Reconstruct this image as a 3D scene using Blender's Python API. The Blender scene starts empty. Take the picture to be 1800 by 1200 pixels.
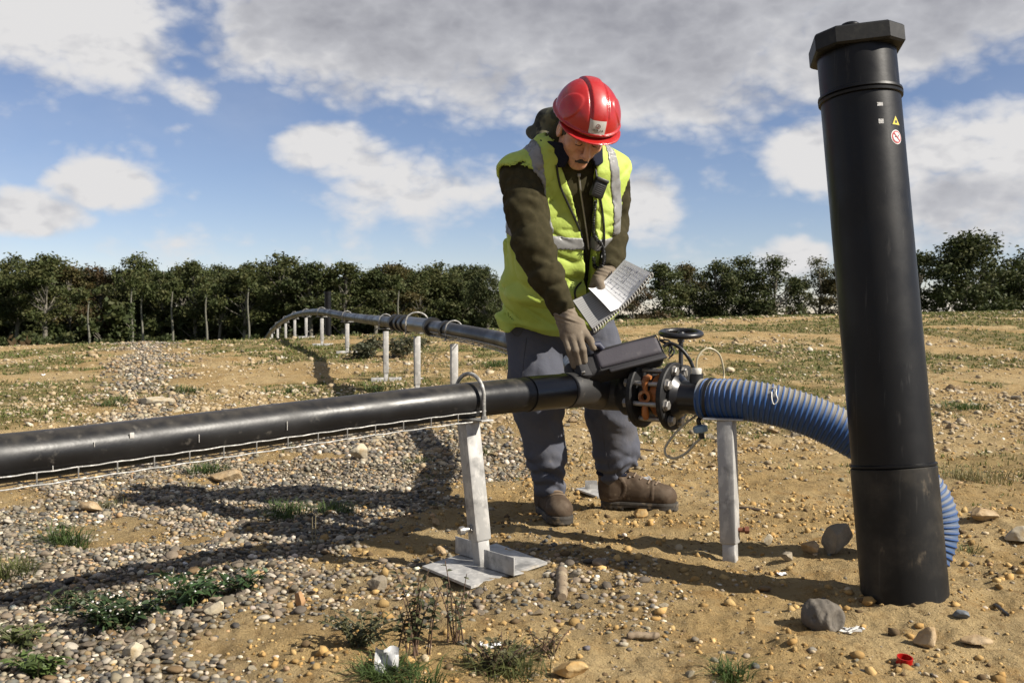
import bpy, bmesh, math, random
import numpy as np
from mathutils import Vector, Matrix
from math import radians as rad, sin, cos, pi, sqrt, atan, tan

scene = bpy.context.scene
C = scene.collection
rng = np.random.default_rng(11)
random.seed(5)

# ------------------------------------------------------------------ camera
FPX, CX, CY, CAMH = 1750.0, 900.0, 600.0, 0.8
PITCH = atan(50 / FPX)
cam = bpy.data.objects.new('camera', bpy.data.cameras.new('camera'))
C.objects.link(cam)
cam.location = (0, 0, CAMH)
cam.rotation_euler = (pi / 2 - PITCH, 0, 0)
cam.data.sensor_width = 36
cam.data.lens = 35
cam.data.clip_start = 0.05
cam.data.clip_end = 6000
cam.data.dof.use_dof = True
cam.data.dof.focus_distance = 3.5
cam.data.dof.aperture_fstop = 10
scene.camera = cam

# ------------------------------------------------------------------ sun, sky, exposure
SUN_EL = rad(37.5)
SUN_DIR = Vector((0.922 * cos(SUN_EL), -0.387 * cos(SUN_EL), sin(SUN_EL))).normalized()
sun = bpy.data.objects.new('sun', bpy.data.lights.new('sun', 'SUN'))
C.objects.link(sun)
sun.data.energy = 5.0
sun.data.angle = rad(0.5)
sun.data.color = (1.0, 0.93, 0.82)
sun.rotation_euler = SUN_DIR.to_track_quat('Z', 'Y').to_euler()
sun.location = SUN_DIR * 40

world = bpy.data.worlds.new('World')
scene.world = world
world.use_nodes = True
SKY_STRENGTH, CLOUD_GAIN = 0.060, 0.53
SKY_TINT = (1.12, 0.97, 0.97, 1)


def build_sky():
    nt = world.node_tree
    nt.nodes.clear()
    N, L = nt.nodes.new, nt.links.new

    def math_(op, a, b=None, c=None, clamp=False):
        n = N('ShaderNodeMath'); n.operation = op; n.use_clamp = clamp
        for i, v in enumerate((a, b, c)):
            if v is None: continue
            if isinstance(v, (int, float)): n.inputs[i].default_value = v
            else: L(v, n.inputs[i])
        return n.outputs[0]

    def mapr(v, a, b, c=0.0, d=1.0):
        n = N('ShaderNodeMapRange'); n.interpolation_type = 'SMOOTHSTEP'
        L(v, n.inputs[0])
        for i, x in enumerate((a, b, c, d)): n.inputs[i + 1].default_value = x
        return n.outputs[0]

    tc = N('ShaderNodeTexCoord')
    sep = N('ShaderNodeSeparateXYZ'); L(tc.outputs['Generated'], sep.inputs[0])
    X, Y, Z = sep.outputs
    az = math_('ARCTAN2', X, Y)
    el = math_('ARCSINE', Z)
    # low elevation keeps its pattern; noise lives in direction space, flattened like real cloud decks
    mp = N('ShaderNodeMapping'); L(tc.outputs['Generated'], mp.inputs[0]); mp.inputs['Scale'].default_value = (1, 1, 1.7)

    def noise(scale, detail, rough=0.55, off=(0, 0, 0), dist=0.0):
        m2 = N('ShaderNodeMapping'); L(mp.outputs[0], m2.inputs[0]); m2.inputs['Location'].default_value = off
        n = N('ShaderNodeTexNoise'); L(m2.outputs[0], n.inputs['Vector'])
        n.inputs['Scale'].default_value = scale; n.inputs['Detail'].default_value = detail
        n.inputs['Roughness'].default_value = rough; n.inputs['Distortion'].default_value = dist
        return n.outputs['Fac']

    n1 = noise(9, 7, 0.58)
    n1b = noise(9, 7, 0.58, off=(-0.02, 0.012, -0.035))     # the same field a step toward the sun, for lit rims
    n2 = noise(3.2, 4, 0.5, off=(3.1, 1.7, 0.4))
    n3 = noise(26, 6, 0.6, off=(7, 2, 5))

    def billow(off):
        r = None
        for sc_, am in ((17, .62), (41, .38)):
            n = noise(sc_, 1.5, .5, off=tuple(o + sc_ * .37 for o in off))
            a = math_('MULTIPLY', math_('ABSOLUTE', math_('SUBTRACT', n, .5)), 6.0 * am, None, True)
            r = a if r is None else math_('ADD', r, a)
        return math_('SUBTRACT', 1.0, r)

    v1 = billow((0, 0, 0)); v1b = billow((-.006, .004, -.010))

    def px(x, y): return (atan((x - 900) / FPX), atan((550 - y) / FPX))

    def blob(x, y, rx, ry, gain):
        a0, e0 = px(x, y)
        u = math_('MULTIPLY', math_('SUBTRACT', az, a0), FPX / rx)
        v = math_('MULTIPLY', math_('SUBTRACT', el, e0), FPX / ry)
        d = math_('ADD', math_('MULTIPLY', u, u), math_('MULTIPLY', v, v))
        g = math_('SUBTRACT', 1.0, d)
        return math_('MULTIPLY', math_('MAXIMUM', g, -1.2), gain)

    def union(lst):
        r = lst[0]
        for b in lst[1:]: r = math_('SMOOTH_MAX', r, b, 0.35)
        return r

    white = union([blob(95, 65, 235, 125, 1.0), blob(590, 272, 112, 52, .9), blob(730, 325, 180, 56, .52),
                   blob(55, 392, 105, 40, .9), blob(185, 345, 92, 48, .95), blob(1130, 350, 75, 70, .8),
                   blob(1450, 290, 105, 75, .95), blob(1395, 460, 75, 42, 1.0), blob(1700, 290, 190, 80, .75),
                   blob(355, 180, 60, 30, .35), blob(320, 440, 120, 30, .2)])
    grey = union([blob(760, 40, 470, 165, 1.0), blob(1150, 70, 420, 170, 1.0), blob(1620, 20, 430, 150, 1.0),
                  blob(1720, 365, 170, 95, .8), blob(1420, 120, 160, 100, .8)])
    # away from the picture's own clouds the same broken cover goes on all round the sky
    out_az = mapr(math_('ABSOLUTE', az), 0.60, 0.80)
    out_el = mapr(el, 0.38, 0.55)
    outer = math_('MAXIMUM', out_az, out_el)
    cover = math_('MULTIPLY_ADD', n2, 5.5, -2.75)
    outm = math_('MULTIPLY_ADD', outer, 3.0, -3.0)          # -3 inside, 0 outside
    cov_out = math_('ADD', cover, outm)
    both = math_('SMOOTH_MAX', math_('MAXIMUM', white, grey), cov_out, 0.3)
    dens0 = math_('ADD', both, math_('MULTIPLY_ADD', n1, 2.0, -1.0))
    dens0 = math_('ADD', dens0, math_('MULTIPLY_ADD', n3, 0.42, -0.21))
    dens0 = math_('ADD', dens0, math_('MULTIPLY_ADD', v1, -.34, 0.20))
    alpha = mapr(dens0, -0.22, 0.60)
    veil = math_('MULTIPLY', mapr(n2, 0.45, 0.75), 0.18)
    alpha = math_('MAXIMUM', alpha, veil)
    # how grey the cloud is: deep parts of the deck are grey, rims and heaps are bright
    g1 = mapr(math_('SUBTRACT', grey, white), -0.5, 0.6)
    g2 = math_('MULTIPLY', mapr(cov_out, -0.6, 0.8), outer)
    gk = math_('MAXIMUM', g1, g2)
    core = mapr(dens0, 0.25, 1.5)
    gk = math_('MULTIPLY', gk, math_('MULTIPLY_ADD', core, 0.75, 0.25))
    rim = math_('MULTIPLY', math_('SUBTRACT', n1, n1b), 1.5)
    gk = math_('SUBTRACT', gk, rim)
    gk = math_('ADD', gk, math_('MULTIPLY', math_('SUBTRACT', v1, v1b), 0.28))
    gk = math_('ADD', gk, math_('MULTIPLY_ADD', n2, .55, -0.27), None, True)
    cr = N('ShaderNodeValToRGB'); L(gk, cr.inputs[0])
    e = cr.color_ramp.elements
    e[0].position = 0.0; e[0].color = (0.80, 0.79, 0.79, 1)
    e[1].position = 1.0; e[1].color = (0.355, 0.36, 0.40, 1)
    m = e.new(0.45); m.color = (0.545, 0.55, 0.585, 1)
    sky = N('ShaderNodeTexSky'); sky.sky_type = 'NISHITA'; sky.sun_disc = False
    sky.sun_elevation = SUN_EL
    sky.sun_rotation = math.atan2(SUN_DIR.x, SUN_DIR.y)
    sky.air_density = 0.8; sky.dust_density = 0.0; sky.ozone_density = 3.2; sky.altitude = 100
    tint = N('ShaderNodeMix'); tint.data_type = 'RGBA'; tint.blend_type = 'MULTIPLY'; tint.inputs[0].default_value = 1; L(sky.outputs[0], tint.inputs[6]); tint.inputs[7].default_value = SKY_TINT
    bs = N('ShaderNodeBackground'); L(tint.outputs[2], bs.inputs[0]); bs.inputs[1].default_value = SKY_STRENGTH
    bc = N('ShaderNodeBackground'); L(cr.outputs[0], bc.inputs[0]); bc.inputs[1].default_value = CLOUD_GAIN
    mx = N('ShaderNodeMixShader'); L(alpha, mx.inputs[0]); L(bs.outputs[0], mx.inputs[1]); L(bc.outputs[0], mx.inputs[2])
    out = N('ShaderNodeOutputWorld'); L(mx.outputs[0], out.inputs[0])


build_sky()
scene.view_settings.view_transform = 'Standard'
scene.view_settings.look = 'None'
scene.view_settings.gamma = 1
scene.view_settings.use_curve_mapping = False
scene.view_settings.exposure = 0.85
scene.render.engine = 'CYCLES'
scene.cycles.use_denoising = True
scene.cycles.max_bounces = 6
scene.cycles.transparent_max_bounces = 6

# ------------------------------------------------------------------ picture <-> place
cp, sp = cos(PITCH), sin(PITCH)


def at(px, py, D):
    a = (px - CX) / FPX; b = (CY - py) / FPX
    k = D / (cp + b * sp)
    return np.array([a * k, D, CAMH + (-sp + b * cp) * k])


def ray(px, py):
    a = (px - CX) / FPX; b = (CY - py) / FPX
    d = np.array([a, cp + b * sp, -sp + b * cp])
    return d / np.linalg.norm(d)


def pix(X, Y, Z):
    z = Y * cp - (Z - CAMH) * sp
    v = Y * sp + (Z - CAMH) * cp
    z = np.maximum(z, 0.05)
    return CX + FPX * X / z, CY - FPX * v / z


# ------------------------------------------------------------------ noise in numpy
_T = np.random.default_rng(3).random((256, 256))


def vnoise(x, y):
    xi = np.floor(x).astype(np.int64); yi = np.floor(y).astype(np.int64)
    fx = x - xi; fy = y - yi
    fx = fx * fx * fx * (fx * (fx * 6 - 15) + 10); fy = fy * fy * fy * (fy * (fy * 6 - 15) + 10)
    a = _T[xi & 255, yi & 255]; b = _T[(xi + 1) & 255, yi & 255]
    c = _T[xi & 255, (yi + 1) & 255]; d = _T[(xi + 1) & 255, (yi + 1) & 255]
    return (a * (1 - fx) + b * fx) * (1 - fy) + (c * (1 - fx) + d * fx) * fy


def fbm(x, y, o=4, g=0.5):
    s = 0; a = 1.0; t = 0
    x = np.asarray(x, float); y = np.asarray(y, float)
    for i in range(o):
        s = s + a * vnoise(x + 17.3 * i, y + 9.1 * i); t += a
        x = x * 2.03; y = y * 2.03; a *= g
    return s / t


def sst(a, b, x):
    t = np.clip((x - a) / (b - a), 0, 1)
    return t * t * (3 - 2 * t)


def lerp(a, b, t): return a + (b - a) * t


# ------------------------------------------------------------------ ground height
_QZ = ([-1.2, -.8, -.51, -.19, 0, .12, .3, .51, .8, 1.2], [.0, .1, .16, .33, .47, .62, .72, .84, .9, .9])
_QD = ([-.51, -.19, 0, .12, .3, .51], [18, 18, 20, 24, 26, 30])


def gbase(X, Y):
    X = np.asarray(X, float); Y = np.asarray(Y, float)
    q = X / np.maximum(Y, 2.0)
    zc = np.interp(q, *_QZ); dc = np.interp(q, *_QD)
    up = zc * sst(3.6, 1.0, np.zeros_like(q)) * 0 + zc * sst(0, 1, (Y - 3.6) / (dc - 3.6))
    u = np.maximum(Y - dc, 0)
    drop = np.where(u < 8, .012 * u * u, .768 + .192 * (u - 8))
    return np.maximum(up - drop, -4.2)


def G(X, Y):
    X = np.asarray(X, float); Y = np.asarray(Y, float)
    z = gbase(X, Y)
    d = np.hypot(X, Y)
    z = z + 0.075 * (fbm(X * .9 + 40, Y * .9 + 7, 3) - .5) * sst(1.5, 6, d)
    z = z + 0.050 * (fbm(X * 3.1 + 11, Y * 3.1 + 31, 4) - .5)
    z = z + 0.040 * (fbm(X * 10 + 5, Y * 10 + 3, 4, .66) - .5) * (1 - sst(14, 40, d))
    # soil heaped at the foot of the tall pipe, and a low ridge by it
    z = z + 0.03 * np.exp(-((X - 1.12) ** 2 + (Y - 2.68) ** 2) / .05)
    return z


def gat(px, py):
    D = 0.8 * FPX / max(py - 550, 6)
    for _ in range(60):
        p = at(px, py, D)
        z = float(G(p[0], D))
        e = p[2] - z
        D += e * FPX / max(py - 550, 25) * .5
        D = min(max(D, 1.2), 40)
    p = at(px, py, D)
    return np.array([p[0], D, float(G(p[0], D))])


# ------------------------------------------------------------------ materials
MATS = {}
ALB = 0.66          # the picture is exposed for its dark parts; base colours stay at the darker end


def dim(c, k=None): return tuple(x * (ALB if k is None else k) for x in c)


def mat(name, base, rough=0.6, metal=0.0, spec=0.5, layers=(), bump=(), attr=None, sheen=0, trans=0, coat=0, rlayer=None, coord='Object', alb=None):
    """layers: (colour, scale, lo, hi, detail, stretch xyz)   bump: (scale, strength, distance, detail, stretch)"""
    if name in MATS: return MATS[name]
    base = dim(base, alb); layers = [(dim(l[0], alb),) + tuple(l[1:]) for l in layers]
    m = bpy.data.materials.new(name); m.use_nodes = True
    nt = m.node_tree; N, L = nt.nodes.new, nt.links.new
    b = nt.nodes['Principled BSDF']
    b.inputs['Roughness'].default_value = rough; b.inputs['Metallic'].default_value = metal
    b.inputs['Specular IOR Level'].default_value = spec
    if coat:
        b.inputs['Coat Weight'].default_value = coat; b.inputs['Coat Roughness'].default_value = .15
    if sheen:
        b.inputs['Sheen Weight'].default_value = sheen; b.inputs['Sheen Roughness'].default_value = .6
    tc = N('ShaderNodeTexCoord')

    def nz(scale, detail, st):
        mp = N('ShaderNodeMapping'); L(tc.outputs[coord], mp.inputs[0]); mp.inputs['Scale'].default_value = st
        n = N('ShaderNodeTexNoise'); L(mp.outputs[0], n.inputs['Vector'])
        n.inputs['Scale'].default_value = scale; n.inputs['Detail'].default_value = detail; n.inputs['Roughness'].default_value = .6
        return n.outputs['Fac']

    if attr:
        a = N('ShaderNodeAttribute'); a.attribute_name = attr; col = a.outputs['Color']
    else:
        r = N('ShaderNodeRGB'); r.outputs[0].default_value = (*base, 1); col = r.outputs[0]
    for ly in layers:
        c2, sc, lo, hi = ly[:4]
        det = ly[4] if len(ly) > 4 else 4; st = ly[5] if len(ly) > 5 else (1, 1, 1); amt = ly[6] if len(ly) > 6 else 1.0
        f = nz(sc, det, st)
        mr = N('ShaderNodeMapRange'); mr.interpolation_type = 'SMOOTHSTEP'
        L(f, mr.inputs[0]); mr.inputs[1].default_value = lo; mr.inputs[2].default_value = hi; mr.inputs[4].default_value = amt
        mx = N('ShaderNodeMix'); mx.data_type = 'RGBA'
        L(mr.outputs[0], mx.inputs[0]); L(col, mx.inputs[6]); mx.inputs[7].default_value = (*c2, 1)
        col = mx.outputs[2]
    L(col, b.inputs['Base Color'])
    if rlayer:
        f = nz(rlayer[0], 4, (1, 1, 1))
        mr = N('ShaderNodeMapRange'); L(f, mr.inputs[0]); mr.inputs[1].default_value = .35; mr.inputs[2].default_value = .65
        mr.inputs[3].default_value = rlayer[1]; mr.inputs[4].default_value = rlayer[2]
        L(mr.outputs[0], b.inputs['Roughness'])
    prev = None
    for bp in bump:
        sc, stg, dist = bp[:3]; det = bp[3] if len(bp) > 3 else 4; st = bp[4] if len(bp) > 4 else (1, 1, 1)
        f = nz(sc, det, st)
        bn = N('ShaderNodeBump'); bn.inputs['Strength'].default_value = stg; bn.inputs['Distance'].default_value = dist
        L(f, bn.inputs['Height'])
        if prev: L(prev, bn.inputs['Normal'])
        prev = bn.outputs[0]
    if prev: L(prev, b.inputs['Normal'])
    if trans:
        out = nt.nodes['Material Output']
        t = N('ShaderNodeBsdfTranslucent'); L(col, t.inputs[0])
        ms = N('ShaderNodeMixShader'); ms.inputs[0].default_value = trans
        L(b.outputs[0], ms.inputs[1]); L(t.outputs[0], ms.inputs[2]); L(ms.outputs[0], out.inputs[0])
    MATS[name] = m
    return m


# ------------------------------------------------------------------ mesh helpers
def tag(o, label=None, cat=None, group=None, kind=None):
    if label: o['label'] = label
    if cat: o['category'] = cat
    if group: o['group'] = group
    if kind: o['kind'] = kind
    return o


def empty(name, loc, label=None, cat=None, group=None):
    o = bpy.data.objects.new(name, None); C.objects.link(o)
    o.location = loc; o.empty_display_size = .05
    return tag(o, label, cat, group)


def wloc(o):
    v = Vector((0, 0, 0))
    while o is not None:
        v = v + o.location; o = o.parent
    return v


def mesh_np(name, V, Fq, m, smooth=True, colors=None, sharp=None):
    """V (n,3); Fq (k,3|4) int array or list of index lists; colors per face-vertex-less point colour (n,3)"""
    me = bpy.data.meshes.new(name)
    V = np.asarray(V, np.float32)
    if isinstance(Fq, np.ndarray):
        k, w = Fq.shape
        me.vertices.add(len(V)); me.vertices.foreach_set('co', V.ravel())
        me.loops.add(k * w); me.loops.foreach_set('vertex_index', Fq.astype(np.int32).ravel())
        me.polygons.add(k); me.polygons.foreach_set('loop_start', np.arange(0, k * w, w, dtype=np.int32))
        me.update(calc_edges=True)
    else:
        me.from_pydata([tuple(map(float, v)) for v in V], [], [list(map(int, f)) for f in Fq])
        me.update()
    me.validate()
    if smooth:
        me.polygons.foreach_set('use_smooth', np.ones(len(me.polygons), dtype=bool))
        if sharp: me.set_sharp_from_angle(angle=rad(sharp))
    if colors is not None:
        a = me.color_attributes.new('col', 'FLOAT_COLOR', 'POINT')
        c = np.ones((len(V), 4), np.float32); c[:, :3] = colors
        a.data.foreach_set('color', c.ravel())
    if m: me.materials.append(m)
    return me


def link(name, me, parent=None, loc=None):
    o = bpy.data.objects.new(name, me); C.objects.link(o)
    if parent is not None: o.parent = parent
    if loc is not None: o.location = loc
    return o


def rotm(axis, ang): return np.array(Matrix.Rotation(ang, 3, Vector(axis)))


def basis(z, x=None):
    z = np.asarray(z, float); z = z / np.linalg.norm(z)
    if x is None: x = (1, 0, 0) if abs(z[0]) < .9 else (0, 1, 0)
    x = np.asarray(x, float); x = x - z * (x @ z); x = x / np.linalg.norm(x)
    y = np.cross(z, x)
    return np.stack([x, y, z], 1)          # columns


class MB:
    def __init__(s): s.v = []; s.f = []; s.n = 0

    def add(s, V, F):
        V = np.asarray(V, float)
        s.v.append(V); s.f += [[i + s.n for i in f] for f in F]; s.n += len(V); return s

    def box(s, c, size, R=None, bev=0.0, taper=None):
        bm = bmesh.new(); bmesh.ops.create_cube(bm, size=1)
        for v in bm.verts:
            v.co = Vector((v.co.x * size[0], v.co.y * size[1], v.co.z * size[2]))
            if taper and v.co.z > 0: v.co.x *= taper; v.co.y *= taper
        if bev: bmesh.ops.bevel(bm, geom=list(bm.edges), offset=bev, segments=2, affect='EDGES', profile=.5)
        bm.verts.index_update()
        V = np.array([v.co[:] for v in bm.verts]); F = [[v.index for v in f.verts] for f in bm.faces]
        bm.free()
        if R is not None: V = V @ np.asarray(R).T
        return s.add(V + np.asarray(c, float), F)

    def tube(s, path, r, n=12, cap=True, closed=False, up=None):
        P = np.asarray(path, float); m = len(P)
        r = np.full(m, r, float) if np.isscalar(r) else np.asarray(r, float)
        T = np.zeros_like(P)
        if closed: T = np.roll(P, -1, 0) - np.roll(P, 1, 0)
        else:
            T[1:-1] = P[2:] - P[:-2]; T[0] = P[1] - P[0]; T[-1] = P[-1] - P[-2]
        T /= np.linalg.norm(T, axis=1)[:, None] + 1e-12
        u = basis(T[0], up)[:, 0]; V = []
        ang = np.arange(n) * 2 * pi / n
        for i in range(m):
            u = u - T[i] * (u @ T[i]); u /= np.linalg.norm(u); w = np.cross(T[i], u)
            V.append(P[i] + r[i] * (np.cos(ang)[:, None] * u + np.sin(ang)[:, None] * w))
        V = np.concatenate(V); F = []
        for i in range(m if closed else m - 1):
            j = (i + 1) % m
            for k in range(n):
                l = (k + 1) % n
                F.append([i * n + k, i * n + l, j * n + l, j * n + k])
        if cap and not closed:
            F.append(list(range(n))[::-1]); F.append([(m - 1) * n + k for k in range(n)])
        return s.add(V, F)

    def lathe(s, prof, o, axis, n=32, x=None, ang0=0.0):
        """prof: (radius, height along axis)"""
        B = basis(axis, x); V = []; F = []
        ang = ang0 + np.arange(n) * 2 * pi / n
        for r, h in prof:
            V.append(np.asarray(o) + h * B[:, 2] + r * (np.cos(ang)[:, None] * B[:, 0] + np.sin(ang)[:, None] * B[:, 1]))
        m = len(prof)
        for i in range(m - 1):
            for k in range(n):
                l = (k + 1) % n
                F.append([i * n + k, i * n + l, (i + 1) * n + l, (i + 1) * n + k])
        F.append(list(range(n))[::-1]); F.append([(m - 1) * n + k for k in range(n)])
        return s.add(np.concatenate(V), F)

    def ring(s, o, axis, ri, ro, h0, h1, n=32):
        """a flat washer / disc with a hole"""
        B = basis(axis); V = []; F = []
        ang = np.arange(n) * 2 * pi / n
        prof = [(ri, h0), (ro, h0), (ro, h1), (ri, h1)]
        for r, h in prof:
            V.append(np.asarray(o) + h * B[:, 2] + r * (np.cos(ang)[:, None] * B[:, 0] + np.sin(ang)[:, None] * B[:, 1]))
        for i in range(4):
            j = (i + 1) % 4
            for k in range(n):
                l = (k + 1) % n
                F.append([i * n + k, i * n + l, j * n + l, j * n + k])
        return s.add(np.concatenate(V), F)

    def build(s, name, m, parent=None, sharp=38, smooth=True):
        V = np.concatenate(s.v)
        if parent is not None: V = V - np.array(wloc(parent))
        me = mesh_np(name, V, s.f, m, smooth, sharp=sharp)
        bm = bmesh.new(); bm.from_mesh(me); bmesh.ops.recalc_face_normals(bm, faces=bm.faces); bm.to_mesh(me); bm.free()
        if smooth: me.set_sharp_from_angle(angle=rad(sharp))
        return link(name, me, parent)


def spline(pts, n):
    """Catmull-Rom through pts, n samples, near-uniform arc length"""
    P = np.asarray(pts, float)
    P = np.vstack([2 * P[0] - P[1], P, 2 * P[-1] - P[-2]])
    out = []
    for i in range(1, len(P) - 2):
        t = np.linspace(0, 1, 40, endpoint=False)[:, None]
        a, b, c, d = P[i - 1], P[i], P[i + 1], P[i + 2]
        out.append(.5 * ((2 * b) + (-a + c) * t + (2 * a - 5 * b + 4 * c - d) * t ** 2 + (-a + 3 * b - 3 * c + d) * t ** 3))
    out.append(P[-2][None])
    Q = np.vstack(out)
    s = np.r_[0, np.cumsum(np.linalg.norm(np.diff(Q, axis=0), axis=1))]
    u = np.linspace(0, s[-1], n)
    return np.stack([np.interp(u, s, Q[:, k]) for k in range(3)], 1)


# ------------------------------------------------------------------ implicit surfaces (numpy surface nets)
def surfnet(f, lo, hi, h):
    lo = np.asarray(lo, float); hi = np.asarray(hi, float)
    n = np.ceil((hi - lo) / h).astype(int) + 1
    ax = [lo[i] + h * np.arange(n[i]) for i in range(3)]
    X, Y, Z = np.meshgrid(*ax, indexing='ij')
    V = f(X, Y, Z).astype(np.float32)
    for sl in (np.s_[0], np.s_[-1]):
        V[sl] = np.maximum(V[sl], h); V[:, sl] = np.maximum(V[:, sl], h); V[:, :, sl] = np.maximum(V[:, :, sl], h)
    S = V < 0
    cn = [(i, j, k) for i in (0, 1) for j in (0, 1) for k in (0, 1)]
    m = tuple(n - 1)

    def sub(A, c): return A[c[0]:c[0] + m[0], c[1]:c[1] + m[1], c[2]:c[2] + m[2]]
    cnt = sum(sub(S, c).astype(np.int8) for c in cn)
    act = (cnt > 0) & (cnt < 8)
    idx = np.argwhere(act)
    vals = {c: V[idx[:, 0] + c[0], idx[:, 1] + c[1], idx[:, 2] + c[2]] for c in cn}
    pos = np.zeros((len(idx), 3)); num = np.zeros(len(idx))
    for c in cn:
        for a in range(3):
            if c[a] == 0:
                d = list(c); d[a] = 1; d = tuple(d)
                va, vb = vals[c], vals[d]
                cr = (va < 0) != (vb < 0)
                t = np.where(cr, va / np.where(cr, va - vb, 1), 0)
                p = np.tile(np.array(c, float), (len(idx), 1)); p[:, a] = t
                pos += np.where(cr[:, None], p, 0); num += cr
    P = lo + h * (idx + pos / num[:, None])
    vid = -np.ones(m, np.int64); vid[act] = np.arange(len(idx))
    Q = []
    for a in range(3):
        b, c = (a + 1) % 3, (a + 2) % 3
        s0 = [slice(None)] * 3; s1 = [slice(None)] * 3
        s0[a] = slice(0, -1); s1[a] = slice(1, None)
        A, B = S[tuple(s0)], S[tuple(s1)]
        e = np.argwhere(A != B)
        e = e[(e[:, b] > 0) & (e[:, c] > 0) & (e[:, b] < n[b] - 1) & (e[:, c] < n[c] - 1)]
        fl = A[e[:, 0], e[:, 1], e[:, 2]]

        def cell(db, dc):
            q = e.copy(); q[:, b] += db; q[:, c] += dc
            return vid[q[:, 0], q[:, 1], q[:, 2]]
        q = np.stack([cell(-1, -1), cell(0, -1), cell(0, 0), cell(-1, 0)], 1)
        q[~fl] = q[~fl][:, ::-1]
        Q.append(q)
    Q = np.concatenate(Q)
    Q = Q[(Q >= 0).all(1)]
    return P, Q


def rcone(X, Y, Z, a, b, ra, rb):
    a = np.asarray(a, float); ba = np.asarray(b, float) - a; L2 = ba @ ba
    t = np.clip(((X - a[0]) * ba[0] + (Y - a[1]) * ba[1] + (Z - a[2]) * ba[2]) / L2, 0, 1)
    dx = X - a[0] - t * ba[0]; dy = Y - a[1] - t * ba[1]; dz = Z - a[2] - t * ba[2]
    return np.sqrt(dx * dx + dy * dy + dz * dz) - (ra + (rb - ra) * t)


def chain(X, Y, Z, pts, rs, k=0.02):
    d = None
    for i in range(len(pts) - 1):
        e = rcone(X, Y, Z, pts[i], pts[i + 1], rs[i], rs[i + 1])
        d = e if d is None else smin(d, e, k)
    return d


def ell(X, Y, Z, c, r):
    x, y, z = (X - c[0]), (Y - c[1]), (Z - c[2])
    k0 = np.sqrt((x / r[0]) ** 2 + (y / r[1]) ** 2 + (z / r[2]) ** 2) + 1e-9
    k1 = np.sqrt((x / r[0] ** 2) ** 2 + (y / r[1] ** 2) ** 2 + (z / r[2] ** 2) ** 2) + 1e-9
    return k0 * (k0 - 1) / k1


def smin(a, b, k):
    h = np.clip(.5 + .5 * (b - a) / k, 0, 1)
    return b * (1 - h) + a * h - k * h * (1 - h)


def smax(a, b, k): return -smin(-a, -b, k)


def sdf_obj(name, f, lo, hi, h, m, parent=None, smooth_it=0, sharp=None):
    P, Q = surfnet(f, lo, hi, h)
    if parent is not None: P = P - np.array(wloc(parent))
    me = mesh_np(name, P, Q, m, True, sharp=sharp)
    return link(name, me, parent)


def ico(sub=1):
    bm = bmesh.new(); bmesh.ops.create_icosphere(bm, subdivisions=sub, radius=1)
    bm.verts.index_update()
    V = np.array([v.co[:] for v in bm.verts]); F = np.array([[v.index for v in f.verts] for f in bm.faces])
    bm.free(); return V, F


def creases(X, Y, Z, amp, seed=0, n=3):
    """narrow pinched folds of cloth"""
    r = np.random.default_rng(seed); s = 0
    for i in range(n):
        k = r.normal(size=3) * np.array([1, 1, 1.3]); k = k / np.linalg.norm(k) * r.uniform(16, 34); q = r.normal(size=3) * 14
        w = np.abs(np.sin(k[0] * X + k[1] * Y + k[2] * Z + 1.6 * np.sin(q[0] * X + q[1] * Y + q[2] * Z + i) + r.uniform(0, 6)))
        m = .5 + .5 * np.sin(9 * X * (i + 1) + 11 * Z + 7 * Y + i * 2.1)
        s = s + (1 - w) ** 4 * m
    return amp * s


def copy_tree(o, parent=None):
    c = o.copy(); C.objects.link(c)
    if parent is not None: c.parent = parent
    for ch in list(o.children): copy_tree(ch, c)
    return c
# ================================================================== GROUND
def poly_sd(px, py, poly):
    """signed distance (positive inside) to a polygon, arrays"""
    poly = np.asarray(poly, float); d = np.full(px.shape, 1e9); ins = np.zeros(px.shape, bool)
    n = len(poly)
    for i in range(n):
        a = poly[i]; b = poly[(i + 1) % n]; e = b - a
        wx = px - a[0]; wy = py - a[1]
        t = np.clip((wx * e[0] + wy * e[1]) / (e @ e), 0, 1)
        d = np.minimum(d, np.hypot(wx - t * e[0], wy - t * e[1]))
        c = (a[1] > py) != (b[1] > py)
        with np.errstate(divide='ignore', invalid='ignore'):
            xi = (b[0] - a[0]) * (py - a[1]) / (b[1] - a[1] + 1e-12) + a[0]
        ins ^= c & (px < xi)
    return np.where(ins, d, -d)


# gravel spreads measured on the picture and laid on the ground plane in metres
def _gp(L): return [tuple(gat(x, y)[:2]) for x, y in L]


GRAVEL = _gp([(-420, 900), (20, 905), (110, 850), (330, 815), (520, 775), (640, 745), (760, 745), (880, 755), (930, 800), (830, 850), (720, 905),
              (660, 960), (560, 1010), (450, 1050), (330, 1090), (300, 1150), (300, 1260), (320, 1330), (-420, 1330)])
STRIP = _gp([(205, 612), (292, 612), (310, 690), (330, 745), (420, 800), (250, 830), (200, 745), (212, 690)])
SPARSE = _gp([(560, 985), (760, 960), (980, 950), (1120, 1020), (1060, 1120), (900, 1110), (650, 1130), (420, 1100)])
BOTTOM = _gp([(250, 1120), (420, 1130), (620, 1200), (700, 1330), (200, 1330)])


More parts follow.
